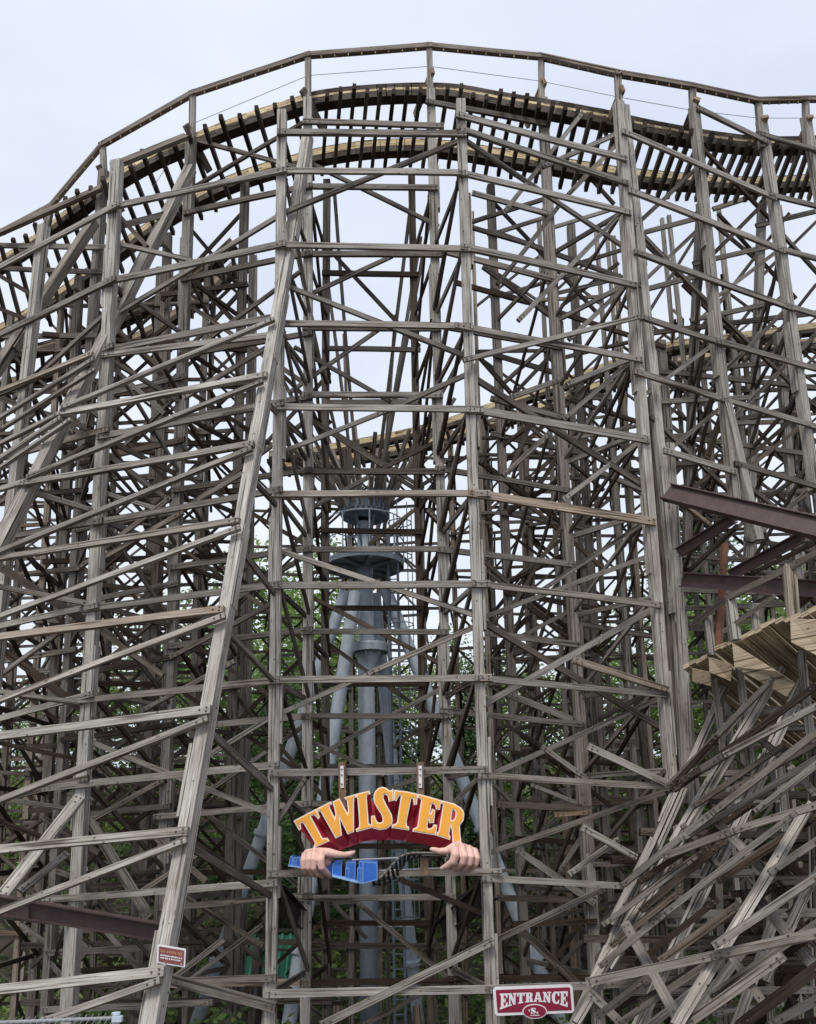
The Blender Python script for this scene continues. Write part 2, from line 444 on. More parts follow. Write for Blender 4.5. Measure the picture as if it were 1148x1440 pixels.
C0 = post(S_L, PC, ((345, 255), (320, 1480)), 0.17, 0.5)
Cm1 = post(S_L, PC, ((236, 330), (190, 1480)), 0.17, 0.5, off=-0.3)
Cm2 = post(S_L, PC, ((112, 390), (40, 1480)), 0.17, 0.5, off=-0.8)

# ---- ledgers and braces: kind, x0, y0, x1, y1, tone [, width px]
def members(S, pl, text, off=None, n=None, ox=0, oy=0, s=1.0, t=0.05, wk=1.0):
    for ln in text.strip().split('\n'):
        q = ln.split(); k = q[0]; a = [float(v) for v in q[1:]]
        x0, y0, x1, y1 = ox + a[0] * s, oy + a[1] * s, ox + a[2] * s, oy + a[3] * s
        tone = a[4]
        o = {'l': 0.105, 'b': -0.105, 'f': 0.16, 'h': 0.115}[k] + rnd.uniform(-.008, .008) if off is None else off + rnd.uniform(-.02, .02)
        P, Q = pl.p(x0, y0, o), pl.p(x1, y1, o)
        if S is not S_O: Q = snap(P, Q); P = snap(Q, P)
        base = LEDG_W if k in 'lh' else BR_W
        wd = MM(a[5], (P.y + Q.y) / 2) if len(a) > 5 else base * wk * rnd.uniform(.94, 1.06)
        S.add('ledger' if k in 'lh' else 'brace', P, Q, wd, t * rnd.uniform(.9, 1.1), pl.n, tone, 0.75 if tone < 0 else 0)

members(S_C, PA, '''
l 394 186 655 188 .25
l 388 240 662 243 .2
l 386 344 664 350 .2
l 390 455 670 459 .25
l 382 572 680 576 .22
l 380 695 690 694 .08
l 379 823 690 821 .25
l 376 956 692 953 .25
l 375 1087 690 1082 .2
l 373 1229 706 1226 .35
l 373 1398 700 1391 .12
b 644 199 398 300 .35
b 397 400 655 501 .3
b 658 526 543 578 .35
b 543 578 396 636 .35
b 395 775 670 866 .1
b 671 880 521 946 .12
b 521 946 394 1004 .2
f 690 1325 452 1442 .3 10
b 560 1236 672 1282 .8
b 394 1150 430 1095 .5
b 676 1090 640 1128 .4
''')
members(S_C, PB, '''
l 434 171 625 177 .25
l 428 262 616 264 .25
l 425 357 626 358 .25
l 425 461 618 462 .5
l 424 555 622 556 .15
l 422 662 630 663 .35
l 421 773 632 772 .2
l 420 888 634 889 .35
l 419 1007 638 1007 .3
l 420 1130 640 1132 .4
l 414 1263 646 1261 .25
l 418 1382 640 1380 .75
b 434 228 608 314 .4
b 552 360 434 415 .4
b 414 488 550 565 .35
b 532 464 406 553 .45
b 434 588 542 657 .35
b 542 657 622 617 .4
b 524 668 420 724 .45
b 553 668 588 690 .4
b 602 717 632 746 .4
b 435 838 629 938 .4
b 629 964 470 1051 .4
b 430 1040 540 1090 .5
b 503 1270 602 1352 .3
b 626 1380 512 1441 .35
b 440 1150 600 1090 .6
''')
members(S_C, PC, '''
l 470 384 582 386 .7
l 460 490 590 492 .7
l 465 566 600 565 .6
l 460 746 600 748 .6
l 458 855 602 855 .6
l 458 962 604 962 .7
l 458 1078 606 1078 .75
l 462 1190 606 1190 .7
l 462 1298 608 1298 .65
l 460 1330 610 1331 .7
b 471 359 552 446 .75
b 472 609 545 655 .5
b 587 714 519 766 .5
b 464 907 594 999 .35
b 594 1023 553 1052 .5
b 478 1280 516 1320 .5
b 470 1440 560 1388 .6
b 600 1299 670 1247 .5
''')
# ---- right bay
members(S_R, PAR, '''
l 650 163 877 222 .3
l 653 183 868 253 .25
l 644 242 881 298 .25
l 646 346 889 400 .3
l 640 457 898 505 .3
l 650 573 908 618 .25 12
l 674 695 914 733 -.2 12
l 670 821 927 851 .35
l 676 954 938 977 .3
l 684 1091 946 1107 .15
l 692 1236 876 1246 .2
b 656 198 876 346 .6
b 820 158 708 300 .4
b 865 205 799 274 .25
b 763 235 868 188 .15
b 870 303 729 451 .35
b 785 291 700 400 .45
b 878 403 800 478 .35
f 674 501 884 449 .2
b 797 540 888 504 .12
b 886 509 792 590 .3
b 718 559 786 535 .3
b 674 536 904 682 .55 9
b 899 621 792 703 .4
b 773 609 708 669 .45
b 912 731 764 829 .35
b 910 783 687 866 .35
b 688 880 932 1024 .6 9
b 920 855 716 971 .35 9
f 806 928 928 967 .15 10
b 925 983 720 1076 .35
b 935 1114 724 1187 .4
f 828 1050 936 1101 .12 10
f 819 1164 895 1206 .15 9
b 850 1250 690 1326 .35
l 694 1391 850 1386 .35
b 762 1050 820 1092 .6
b 870 1180 800 1230 .4
''')
members(S_R, PBR, '''
l 640 150 762 173 .3
l 770 150 864 176 .15
l 664 271 775 302 .3
l 661 363 778 393 .3
l 640 462 786 488 .5
l 690 560 796 588 .5
l 645 664 800 690 .35
l 640 775 808 794 .35
l 684 890 816 907 .25
l 680 1005 822 1019 .25
l 700 1131 832 1138 .35
b 679 375 783 451 .65
b 664 312 768 279 .35
b 782 492 724 553 .4
b 674 502 719 553 .6
b 674 649 798 741 .7
b 679 787 714 819 .6
b 742 852 798 895 .7
b 806 857 731 896 .3
b 716 977 812 1015 .15 9
b 711 1019 764 1051 .6
b 747 1104 826 1135 .25
f 727 1195 817 1257 .2 9
f 733 1308 802 1374 .25 10
b 813 1304 770 1365 .5
b 816 1180 789 1224 .4
l 700 1263 834 1266 .7
l 720 1300 840 1296 .75
l 640 1377 840 1375 .75
b 792 628 760 681 .4
b 747 596 715 666 .6
b 785 750 710 869 .65
b 690 1100 720 1128 .6
h 780 1146 820 1143 -.1 6
''')
members(S_R, PCR, '''
l 664 320 744 343 .6
l 742 343 876 391 .55
l 640 397 742 425 .6
l 742 425 880 470 .6
l 700 500 800 530 .6
l 802 562 894 592 .5
l 690 610 830 640 .6
l 835 660 902 688 .45
l 700 720 840 745 .6
l 720 835 860 860 .6
l 815 877 918 895 .25
l 730 955 870 970 .6
l 730 1060 870 1075 .6
l 735 1180 880 1190 .7
l 735 1240 870 1244 .7
b 700 291 838 438 .65
b 828 247 864 287 .6
b 690 330 772 304 .25
b 695 418 777 394 .25
b 771 322 868 292 .15
b 776 414 860 394 .2
b 815 370 876 351 .4
b 784 505 890 480 .35
b 790 620 893 600 .35
b 790 430 870 370 .5
b 700 560 850 690 .6
b 850 520 720 640 .5
b 720 690 850 800 .65
b 860 700 740 800 .5
b 730 830 860 930 .65
b 730 1000 870 900 .5
b 740 1040 880 1150 .65
b 880 1060 750 1180 .5
b 740 1200 860 1300 .6
b 775 1291 872 1267 .4
b 860 1280 750 1400 .5
''')
# ---- left trestle
members(S_L, PAL, '''
l 398 239 158 291 .2
l 392 344 150 396 .22
l 386 446 128 497 .25
l 386 471 150 499 .3
l 372 571 135 615 .25
l 384 690 124 737 .25
l 381 823 114 857 .22
l 400 956 97 986 .22
l 380 1077 60 1109 .2
l 380 1242 60 1265 .22
b 400 299 158 445 .3
b 170 344 270 366 .3
b 171 307 207 347 .55
b 98 598 240 704 .6
b 157 515 232 582 .6
b 136 690 235 720 .3
b 341 666 279 704 .35
b 258 720 136 790 .4
b 0 797 119 873 .65 12
b 390 480 258 560 .4
b 123 1041 376 1143 .2
b 230 1097 115 1161 .35
b 380 1010 293 1063 .3
b 380 850 240 925 .4
b 130 880 230 950 .65
b 122 1147 210 1291 .6 14
b 315 1321 246 1374 .3
f 237 1377 374 1413 .3 14
l 374 1376 240 1381 .45
b 240 700 110 800 .45
b 330 930 200 1000 .5
b 280 1200 190 1260 .4
b 210 1170 290 1240 .5
b 60 1150 140 1200 .6
''')
members(S_L, PAL2, '''
l 160 290 -10 381 .2
l 154 395 -20 480 .22
l 131 497 -20 562 .25
l 120 612 -20 650 .3
l 127 735 -20 760 .3
l 118 855 -20 885 .3
l 100 984 -20 1016 .25
l 100 1100 -20 1130 .4
b 0 388 55 420 .6
b -5 432 30 446 .6
b 150 440 20 560 .4
b 130 620 -20 720 .4
b 0 912 115 997 .65 11
b 0 1045 80 1062 .6
b 110 870 0 950 .4
b 0 1155 80 1185 .6
''')
members(S_L, PBL, '''
l 257 300 432 262 .25
l 256 393 430 357 .3
l 250 500 428 470 .35
l 245 590 426 560 .4
l 240 690 426 662 .35
l 233 799 422 773 .35
l 228 910 380 892 .3
l 303 1019 420 1008 .35
l 216 1149 420 1131 .25
l 220 1277 376 1264 .2
l 222 1385 420 1382 -.1
b 270 196 434 240 .35
b 434 168 292 252 .3
b 260 425 430 540 .5
b 425 380 262 500 .5
b 250 540 420 650 .6
b 420 600 255 720 .5
b 245 660 420 760 .6
b 240 760 380 860 .6
b 400 800 240 900 .5
b 235 880 380 980 .65
b 236 960 400 1070 .6
b 400 1040 240 1150 .45
b 232 1100 400 1230 .6
b 376 1255 272 1183 .65
b 225 1240 370 1330 .6
b 370 1300 240 1400 .5
''')
members(S_L, PBL2, '''
l 0 345 170 348 .35
l 0 377 130 382 .4
l 0 473 124 472 .5
l 122 560 256 530 .4
l 118 650 250 620 .4
l 108 745 246 720 .4
l 100 850 240 822 .4
l 94 950 236 925 .45
l 90 1040 232 1020 .45
l 80 1150 226 1135 .45
l 74 1250 222 1240 .5
l 70 1340 218 1332 .5
l 64 1420 300 1410 .3
l 0 560 118 600 .5
l 0 700 110 690 .5
l 0 812 105 800 .5
l 0 930 96 915 .5
b 130 430 250 540 .6
b 120 560 240 680 .6
b 245 560 110 690 .5
b 110 700 240 800 .65
b 240 720 100 840 .5
b 100 830 236 930 .65
b 232 860 90 980 .5
b 90 960 230 1060 .65
b 226 1000 84 1120 .5
b 84 1080 222 1190 .65
b 222 1130 76 1250 .5
b 30 1300 110 1360 .3
b 60 1280 130 1340 .35
b 110 1300 60 1345 .35
b 150 1310 210 1380 .3
b 0 1190 80 1140 .5
b 70 1400 130 1330 .4
b 100 1370 180 1420 .4
''')
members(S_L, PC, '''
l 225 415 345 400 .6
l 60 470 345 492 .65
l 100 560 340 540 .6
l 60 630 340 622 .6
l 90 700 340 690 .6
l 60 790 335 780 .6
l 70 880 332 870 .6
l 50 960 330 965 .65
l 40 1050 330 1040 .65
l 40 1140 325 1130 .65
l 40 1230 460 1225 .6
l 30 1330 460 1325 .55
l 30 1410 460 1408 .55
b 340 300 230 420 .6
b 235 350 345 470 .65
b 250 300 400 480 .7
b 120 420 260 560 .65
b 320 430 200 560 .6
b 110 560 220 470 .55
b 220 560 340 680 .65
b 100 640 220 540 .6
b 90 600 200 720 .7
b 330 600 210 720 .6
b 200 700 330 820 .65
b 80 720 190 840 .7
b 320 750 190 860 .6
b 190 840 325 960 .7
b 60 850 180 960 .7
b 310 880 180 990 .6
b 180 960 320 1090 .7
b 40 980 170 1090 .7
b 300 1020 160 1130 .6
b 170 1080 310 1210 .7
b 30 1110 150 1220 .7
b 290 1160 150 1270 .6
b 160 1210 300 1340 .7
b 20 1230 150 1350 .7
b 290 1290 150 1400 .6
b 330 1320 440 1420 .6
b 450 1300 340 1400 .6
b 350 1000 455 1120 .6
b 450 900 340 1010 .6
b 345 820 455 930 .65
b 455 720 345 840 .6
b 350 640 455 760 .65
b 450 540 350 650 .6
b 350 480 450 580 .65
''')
# ---- far right
members(S_F, PR, '''
l 882 187 1080 274 .3
l 1076 272 1200 302 .3
l 886 268 1100 352 .3
l 1096 350 1200 378 .3
l 897 355 1110 432 .3
l 1104 429 1200 458 .3
l 915 450 1012 482 .3
l 1008 479 1200 533 .28
l 908 527 1028 565 .28
l 1020 561 1200 616 .25
l 939 635 1034 664 .4
l 1046 655 1200 700 .35
l 980 151 1080 200 .3
l 1078 191 1200 226 .3
b 990 210 1090 315 .5
b 1092 320 1200 440 .55
b 896 322 1006 436 .55
b 1018 448 1126 552 .55
b 1126 552 1200 620 .55
b 983 233 897 314 .35
b 993 312 903 398 .35
b 1097 350 1008 418 .35
b 1090 270 990 370 .4
b 1110 430 1000 540 .4
b 1010 480 900 560 .35
b 918 588 1038 703 .6
b 1018 570 952 624 .45
b 1013 590 993 648 .75 9
b 1128 598 1050 660 .4
b 1030 640 960 700 .5
b 1148 470 1060 560 .45
b 950 700 1000 740 .6
b 1148 560 1080 620 .5
b 1060 690 1148 760 .5
b 1148 680 1080 740 .45
''')
members(S_F, PRI, '''
l 905 327 984 306 .3
l 1003 294 1080 269 .3
l 1005 364 1088 345 .3
l 908 407 984 387 .3
l 1020 440 1100 423 .3
l 1095 310 1200 285 .3
l 912 566 1016 561 .25
l 1036 595 1126 592 .4
l 1020 516 1116 508 .4
l 910 655 960 652 .5
l 1060 760 1148 775 .5
l 940 780 1090 790 .5
l 980 855 1100 850 .4
l 970 830 1148 835 .5
l 900 470 1148 440 .6
l 900 520 1148 545 .5
l 920 610 1148 640 .5
l 930 700 1148 690 .5
l 1040 590 1148 566 .5
b 905 340 1010 440 .65
b 1010 300 1120 420 .65
b 1110 300 1010 430 .5
b 980 330 900 460 .5
b 1060 430 960 560 .5
b 960 400 1060 500 .65
b 1060 480 1148 580 .65
b 1148 400 1060 510 .5
b 910 480 1000 560 .65
b 1000 480 920 580 .5
b 1050 605 1148 500 .5
b 1060 600 1148 690 .6
b 920 620 1000 690 .65
b 1010 600 930 690 .5
b 1148 620 1060 720 .5
b 960 700 1060 800 .6
b 1060 720 960 820 .5
b 1080 760 1148 850 .6
b 1148 740 1070 830 .5
b 920 870 1010 800 .5
b 1060 850 1148 800 .5
b 985 300 1070 370 .65
b 1150 310 1060 400 .5
''')
# ---- raked frame at the left, nearer than the trestle
O1T, O1B = at(433, 192, 12.9), at(213, 1440, 8.9)
O0T, O0B = at(268, 237, 13.7), at(0, 765, 11.75)
OmT, OmB = at(132, 312, 14.7), at(-10, 530, 13.9)
PO = TPlane(O1T, O1B, O0B)
PO2 = TPlane(O0T, O0B, OmT)
def ext(P, Q, z): return P + (Q - P) * ((z - P.z) / (Q.z - P.z))
S_O.add('post', O1T, ext(O1T, O1B, 0.0), 0.165, 0.16, PO.n, 0.05, 0.2)
S_O.add('post', O0T, ext(O0T, O0B, 0.0), 0.185, 0.16, PO.n, 0.08, 0.1)
S_O.add('post', OmT, ext(OmT, OmB, 0.0), 0.18, 0.16, PO.n, 0.15, 0.1)
members(S_O, PO, '''
h 82 582 376 527 .0
h 32 680 357 624 .15
h -30 789 337 732 .2
h -30 900 315 857 .15
h -30 1039 297 998 .15
h -30 1198 265 1169 .15
h -30 1395 232 1366 .15
f 85 575 386 449 .25
f 38 672 370 536 .25
f -40 792 354 631 .2
f -40 882 338 742 .2
f -60 1008 317 866 .18
f -60 1150 293 1011 .18
f -60 1306 263 1181 .15
f 60 1437 226 1379 .15
''', t=0.055, wk=1.05)
members(S_O, PO2, '''
h 88 580 -20 634 .25
h 40 676 -20 694 .25
h 86 588 -20 658 .3
f 100 590 -20 672 .3
h 130 498 -20 558 .25
h 132 505 -20 600 .3
f 134 520 0 605 .3
''', t=0.05)
# struts running back from the raked legs to the trestle
def link(S, kind, P, Q, px, tone, t=0.05, n=None):
    S.add(kind, P, Q, MM(px, P.y), t, n or Vector((rnd.choice((-1, 1)) * .8, -.6, 0)), tone)
OL = (O1T, O1B)
for y0, tgt, y1, tone, px in ((668, A1, 712, .7, 8), (765, A1, 838, .7, 8), (880, A1, 960, .65, 9), (1022, B1, 1147, .65, 10), (1185, A1, 1261, .65, 11), (560, B1, 620, .7, 8), (460, B1, 520, .7, 8), (1022, A1, 1112, .6, 9)):
    link(S_O, 'strut', on_y(OL, y0), on_y(tgt, y1), px, tone)
for y0, y1 in ((300, 320), (420, 430), (560, 590), (690, 720), (820, 850), (960, 990), (1100, 1140), (1260, 1300)):
    link(S_O, 'strut', on_y((O0T, O0B), y0), on_y(A0, y1), 8, .6)
link(S_O, 'brace', at(113, 1121, 12.2), at(2, 1262, 11.0), 15, .1, .08, NEAR)
link(S_O, 'brace', at(95, 1200, 12.0), at(28, 1254, 11.4), 9, .25, .05, NEAR)

# ---- bents: ties and raking braces from the front posts to the posts behind
def bent(S, F_, B_, zs, tone=0.6, long=2, step=1, px=8, t=0.06, side=1, ties=True):
    for i, z in enumerate(zs):
        n = Vector((side, -.25, 0))
        if ties: S.add('tie', on_z(F_, z), on_z(B_, z), 0.085, 0.045, n, tone, 0)
        if i + long < len(zs) and i % step == 0:
            S.add('brace', on_z(F_, zs[i + long]) + Vector((.06 * side, 0, 0)), on_z(B_, z) + Vector((.06 * side, 0, 0)), 0.072, t * .75, n, min(1, tone + .12), 0)
ZL = [on_y(A2, y).z for y in (1391, 1226, 1082, 953, 821, 694, 575, 458, 349, 243)]
ZB = [on_y(B2, y).z for y in (1380, 1261, 1130, 1007, 889, 772, 663, 556, 462, 358, 264)]
bent(S_C, A1, B1, ZL, .55, 1, 1, side=1); bent(S_C, A2, B2, ZL, .55, 1, 1, side=-1)
bent(S_C, B1, C1, ZB, .65, 2, 2, side=1); bent(S_C, B2, C2, ZB, .65, 2, 2, side=-1)
bent(S_C, A2, C2, ZL, .72, 2, 1, side=-1, ties=False)
bent(S_R, A3, B3, ZL, .5, 1, 1, side=-1); bent(S_R, B3, C3, ZB[:-1], .5, 2, 1, side=-1); bent(S_R, A3, D3, ZL[:-1], .6, 1, 2, side=-1)
bent(S_L, A0, B0, ZL[:-1], .5, 1, 1, side=1); bent(S_L, B0, C0, ZB[:-1], .6, 1, 1, side=1)
bent(S_L, Bm1, Cm1, ZB[:-2], .6, 1, 1, side=1); bent(S_L, A0, Bm1, ZL[:-1], .5, 1, 2, side=1); bent(S_L, Am1, Cm2, ZL[:-2], .6, 1, 1, side=1)
bent(S_F, A4, E2, ZL[5:], .5, 1, 1, side=-1); bent(S_F, A5, E1, ZL[5:], .5, 1, 1, side=-1); bent(S_F, A3d, E3, ZL[4:7], .5, 1, 1, side=-1)

# ---- low trestle under the ramp: x0 y0 d0 x1 y1 d1 tone width
def deep(S, text):
    for ln in text.strip().split('\n'):
        q = ln.split(); k = {'p': 'post', 'l': 'ledger', 'b': 'brace'}[q[0]]; a = [float(v) for v in q[1:]]
        sh = -.4 if (k != 'post' and a[2] < 12.3 and a[5] < 11.65) else 0.0
        P, Q = at(a[0], a[1], a[2] + sh), at(a[3], a[4], a[5] + sh)
        if k == 'post' and a[7] > 10.5:                # raked legs are built up of planks side by side
            n = Vector((-.35, -.93, .1)); u = (Q - P).normalized(); n = (n - u * n.dot(u)).normalized(); v = u.cross(n)
            wd = MM(a[7], (P.y + Q.y) / 2); c = rnd.choice(((-.36, .28), (-.3, .4), (-.34, .32))); ed = [-.5] + sorted((c[0] + .15, c[1] - .05)) + [.5]
            for i in range(3):
                mid = (ed[i] + ed[i + 1]) / 2 * wd; o = v * mid + n * rnd.uniform(-.025, .025)
                S.add(k, P + o + u * rnd.uniform(-.05, .1), Q + o, (ed[i + 1] - ed[i]) * wd - .004, 0.12, Vector((-.35, -.93, .1)), a[6] + rnd.uniform(-.05, .12))
            continue
        S.add(k, P, Q, MM(a[7], (P.y + Q.y) / 2), 0.14 if k == 'post' else (0.13 if k == 'ledger' else 0.07), Vector((-.35, -.93, .1)), a[6])
deep(S_D, '''
p 1034 936 12.9 806 1444 12.5 .0 13
p 1117 910 11.9 832 1388 11.3 .0 14
p 1134 950 11.3 896 1446 10.6 .0 15
p 1137 1135 9.6 950 1444 9.0 .1 16
p 1090 1290 10.9 1035 1445 10.6 .15 14
p 900 1290 11.8 810 1440 11.4 .1 12
p 1050 1330 11.4 960 1450 11.2 .2 13
p 980 1390 11.2 905 1450 11.1 .15 11
p 1040 940 12.0 1058 1085 12.0 .25 11
p 1127 918 11.1 1141 1045 11.1 .25 12
p 1005 955 12.6 1020 1080 12.6 .35 9
p 1096 1060 11.4 1110 1180 11.4 .3 10
p 953 1160 12.4 962 1440 12.4 .45 11
p 1078 1240 12.4 1085 1440 12.4 .45 11
p 1010 1200 12.8 1018 1440 12.8 .5 10
p 1140 1040 12 1150 1400 12 .5 12
p 905 1230 13 912 1440 13 .5 10
l 938 1108 12.2 1095 947 11.4 .7 7
l 943 1110 12.1 1020 1062 11.3 .35 9
l 1020 1062 11.3 1165 985 10.4 .3 9
l 876 1245 12.2 1003 1143 10.8 .3 9
l 1003 1143 10.8 1165 1018 9.9 .3 9
l 1064 1141 10.3 1165 1063 9.7 .3 9
l 937 1204 11.1 1031 1169 10.0 .15 10
l 1031 1169 10.0 1165 1128 9.2 .15 10
l 846 1358 10.7 934 1286 10.1 .2 8
l 934 1286 10.1 1120 1143 9.2 .2 8
l 903 1280 11.4 1018 1184 10.6 .6 9
l 930 1351 10.4 1040 1272 9.9 .25 11
l 1005 1330 9.3 1165 1223 8.7 .2 11
l 828 1381 10.3 1010 1343 9.4 .15 12
l 1010 1343 9.4 1170 1309 8.7 .1 14
l 840 1430 10.6 912 1376 10.2 .5 10
l 962 1443 9.5 1102 1344 8.9 .3 12
l 1080 1229 9.8 1165 1172 9.3 .2 10
l 1040 1443 9.4 1165 1350 8.8 .7 14
l 960 1180 11.2 1165 1058 10.2 .45 8
l 985 1250 10.9 1165 1138 10.1 .4 8
l 850 1300 11.7 980 1205 11.0 .5 7
l 1000 1400 10.1 1165 1288 9.4 .5 9
l 870 1440 10.8 1010 1345 10.2 .5 9
l 1085 1440 9.6 1165 1398 9.3 .4 10
l 1030 1110 11.4 1165 1038 10.7 .5 7
l 975 1135 11.7 1100 1050 11.0 .6 7
l 890 1360 11.0 1010 1265 10.5 .6 8
b 960 1160 11.4 1020 1230 11 .4 9
b 1020 1330 10.2 1080 1420 9.8 .4 11
b 830 1395 11.5 880 1445 11.3 .4 10
p 1075 1060 11.3 985 1260 11 .1 11
p 920 1180 12.6 860 1300 12.5 .15 10
p 1148 1225 10.2 1075 1380 10.0 .15 13
l 945 1106 12.0 1010 1035 11.6 .75 6
l 948 1112 11.9 1075 1020 11.2 .8 7
l 960 1100 11.8 1155 960 10.6 .75 8
l 900 1240 11.9 1060 1130 10.9 .7 8
l 880 1275 11.6 1000 1190 11.0 .75 8
l 860 1330 11.2 960 1250 10.8 .7 8
l 1010 1240 10.6 1155 1146 10.0 .75 9
l 960 1330 10.6 1100 1240 10.0 .8 9
l 1040 1390 10.0 1155 1305 9.6 .8 10
l 900 1410 10.8 1000 1350 10.4 .75 9
b 1000 1147 11.1 1078 1227 10.6 .25 12
b 1063 1260 10.3 1165 1382 9.5 .25 15
b 880 1299 10.9 958 1440 10.0 .25 13
b 1112 1080 10.7 1150 1120 10.3 .5 10
b 1070 1040 11.2 1100 1065 11.2 .4 9
b 1110 1280 11 1148 1330 11 .45 10
l 940 1230 12.0 1072 1228 12.0 .45 11
l 1065 1239 11.3 1165 1238 11.3 .75 13
l 888 1287 11.8 1030 1285 11.8 .5 12
l 1080 1285 11.8 1165 1284 11.8 .5 12
l 846 1383 12.2 1000 1378 12.2 .6 12
l 1045 1026 11.8 1150 1023 11.8 .4 9
l 966 1089 12.3 1064 1086 12.3 .45 9
l 1050 1000 11.9 1130 1000 11.9 -.3 12
l 870 1395 11.9 1148 1392 11.9 .5 9
l 1000 1425 11.9 1100 1412 11.9 .3 7
l 820 1320 12.6 1148 1322 12.6 .6 10
l 900 1170 12.9 1148 1176 12.9 .6 10
l 940 1120 13.2 1148 1118 13.2 .6 10
l 860 1210 13.4 1148 1206 13.4 .6 9
l 850 1350 13.4 1148 1352 13.4 .6 10
''')  # darkest slanting ledgers paint in the shaded undersides and gaps of the fan
for i in range(210):                            # crossing timbers deeper inside, shade painted in as a near-black tone
    x = rnd.uniform(850, 1160); y = rnd.uniform(1000, 1440); d = rnd.uniform(13.4, 19); L = rnd.uniform(60, 150)
    if y < 1440 - (x - 850) * 1.35 + 100: continue
    a = rnd.choice((R(35), R(62), R(5), R(-45), R(88))) + rnd.uniform(-.1, .1)
    dx, dy = math.cos(a) * L / 2, -math.sin(a) * L / 2
    k = 'post' if a > 1.3 else ('ledger' if abs(a) < .3 else 'brace')
    S_D.add(k, at(x - dx, y - dy, d), at(x + dx, y + dy, d + rnd.uniform(-.6, .6)), MM(rnd.uniform(8, 11), d), 0.06, NEAR, rnd.uniform(1.0, 1.2), -.2)

# ================================================================== trestles farther back, built bent by bent
def interp(x, tab):
    if x <= tab[0][0]: return tab[0][1]
    for (a, b), (c, d) in zip(tab, tab[1:]):
        if x <= c: return b + (d - b) * (x - a) / (c - a)
    return tab[-1][1]
def grid(S, px0, px1, depths, spacing, dz, top, sizes=(.14, .11, .085), tone=.5, p_brace=.8, p_ledger=.95, bow=0.0, radial=True, zmin=-1.0, lean=.02):
    X0, X1 = at(px0, 980, depths[0]).x, at(px1, 980, depths[0]).x
    n = max(2, int(round((X1 - X0) / spacing))); rows = []
    zoff = rnd.uniform(0, dz)
    for r, d in enumerate(depths):
        row = []
        for i in range(n + 1):
            f = i / n; X = lerp(X0, X1, f) * (1 + 0.06 * r) + rnd.uniform(-.12, .12); Y = d + bow * (2 * f - 1) ** 2 + rnd.uniform(-.1, .1)
            px = proj(Vector((X, Y, 8)))[0]
            zt = at(px, interp(px, top), Y).z + rnd.uniform(-.1, .1)
            g = hgt(X, Y) - .3
            foot = Vector((X * (1 + lean) + rnd.uniform(-.12, .12), Y + (-.3 if r == 0 else .1), g)); head = Vector((X, Y, zt))
            row.append((head, foot)); S.add('post', head, foot, sizes[0] * rnd.uniform(.9, 1.1), sizes[0], NEAR, tone * .7, rnd.choice((0, 0, .3)))
        rows.append(row)
    for r, row in enumerate(rows):
        z = zoff + r * .3 + zmin
        lev = 0
        while z < 16:
            for i in range(n):
                a, b = row[i], row[i + 1]
                za, zb = z + rnd.uniform(-.06, .06), z + rnd.uniform(-.06, .06)
                if max(za, zb) < min(a[0].z, b[0].z) + .1 and min(za, zb) > min(a[1].z, b[1].z):
                    o = Vector((0, -.09 if r == 0 else .09, 0))
                    if rnd.random() < p_ledger:
                        e = (on_z(b, zb) - on_z(a, za)) * .04
                        S.add('ledger', on_z(a, za) + o - e, on_z(b, zb) + o + e, sizes[1], .05, NEAR, tone, rnd.choice((0, 0, 0, .3)))
                    zc_ = z + dz
                    if zc_ < min(a[0].z, b[0].z) + .3 and rnd.random() < p_brace:
                        k = (i + lev) % 2 if rnd.random() < .8 else rnd.randint(0, 1)
                        lo, hi = (a, b) if k else (b, a)
                        S.add('brace', on_z(lo, z) - o * 1.1, on_z(hi, zc_) - o * 1.1, sizes[2], .05, NEAR, tone + .12)
                        if rnd.random() < .3: S.add('brace', on_z(hi, z) - o * 1.7, on_z(lo, zc_) - o * 1.7, sizes[2], .05, NEAR, tone + .12)
                if radial and r + 1 < len(rows):
                    c = rows[r + 1][i]
                    if z < min(a[0].z, c[0].z) and z > a[1].z:
                        sd = Vector((rnd.choice((-.09, .09)), 0, 0))
                        S.add('tie', on_z(a, z) + sd, on_z(c, z) + sd, sizes[1] * .9, .05, Vector((1, -.2, 0)), tone + .1)
                        if z + dz < min(a[0].z, c[0].z) and rnd.random() < .8:
                            lo, hi = (a, c) if (i + lev) % 2 else (c, a)
                            S.add('brace', on_z(lo, z) - sd, on_z(hi, z + dz) - sd, sizes[2], .05, Vector((1, -.2, 0)), tone + .2)
            z += dz; lev += 1
    return rows

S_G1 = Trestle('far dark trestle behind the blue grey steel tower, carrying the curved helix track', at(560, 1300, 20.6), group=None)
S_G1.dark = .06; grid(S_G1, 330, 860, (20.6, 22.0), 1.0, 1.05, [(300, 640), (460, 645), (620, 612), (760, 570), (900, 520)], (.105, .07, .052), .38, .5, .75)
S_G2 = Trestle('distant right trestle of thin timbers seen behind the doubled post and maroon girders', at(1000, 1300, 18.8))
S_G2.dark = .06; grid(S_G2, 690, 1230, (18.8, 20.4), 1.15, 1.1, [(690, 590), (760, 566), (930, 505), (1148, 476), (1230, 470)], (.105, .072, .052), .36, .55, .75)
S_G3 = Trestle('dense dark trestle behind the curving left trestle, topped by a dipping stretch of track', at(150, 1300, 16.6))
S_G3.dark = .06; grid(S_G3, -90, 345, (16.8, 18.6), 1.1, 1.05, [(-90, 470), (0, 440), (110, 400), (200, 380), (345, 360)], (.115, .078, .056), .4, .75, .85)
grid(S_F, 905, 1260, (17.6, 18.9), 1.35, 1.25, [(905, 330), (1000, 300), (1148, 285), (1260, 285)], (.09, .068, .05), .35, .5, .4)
grid(S_R, 690, 880, (17.4,), 1.25, 1.3, [(690, 300), (880, 330)], (.09, .068, .05), .35, .6, .4, radial=False)
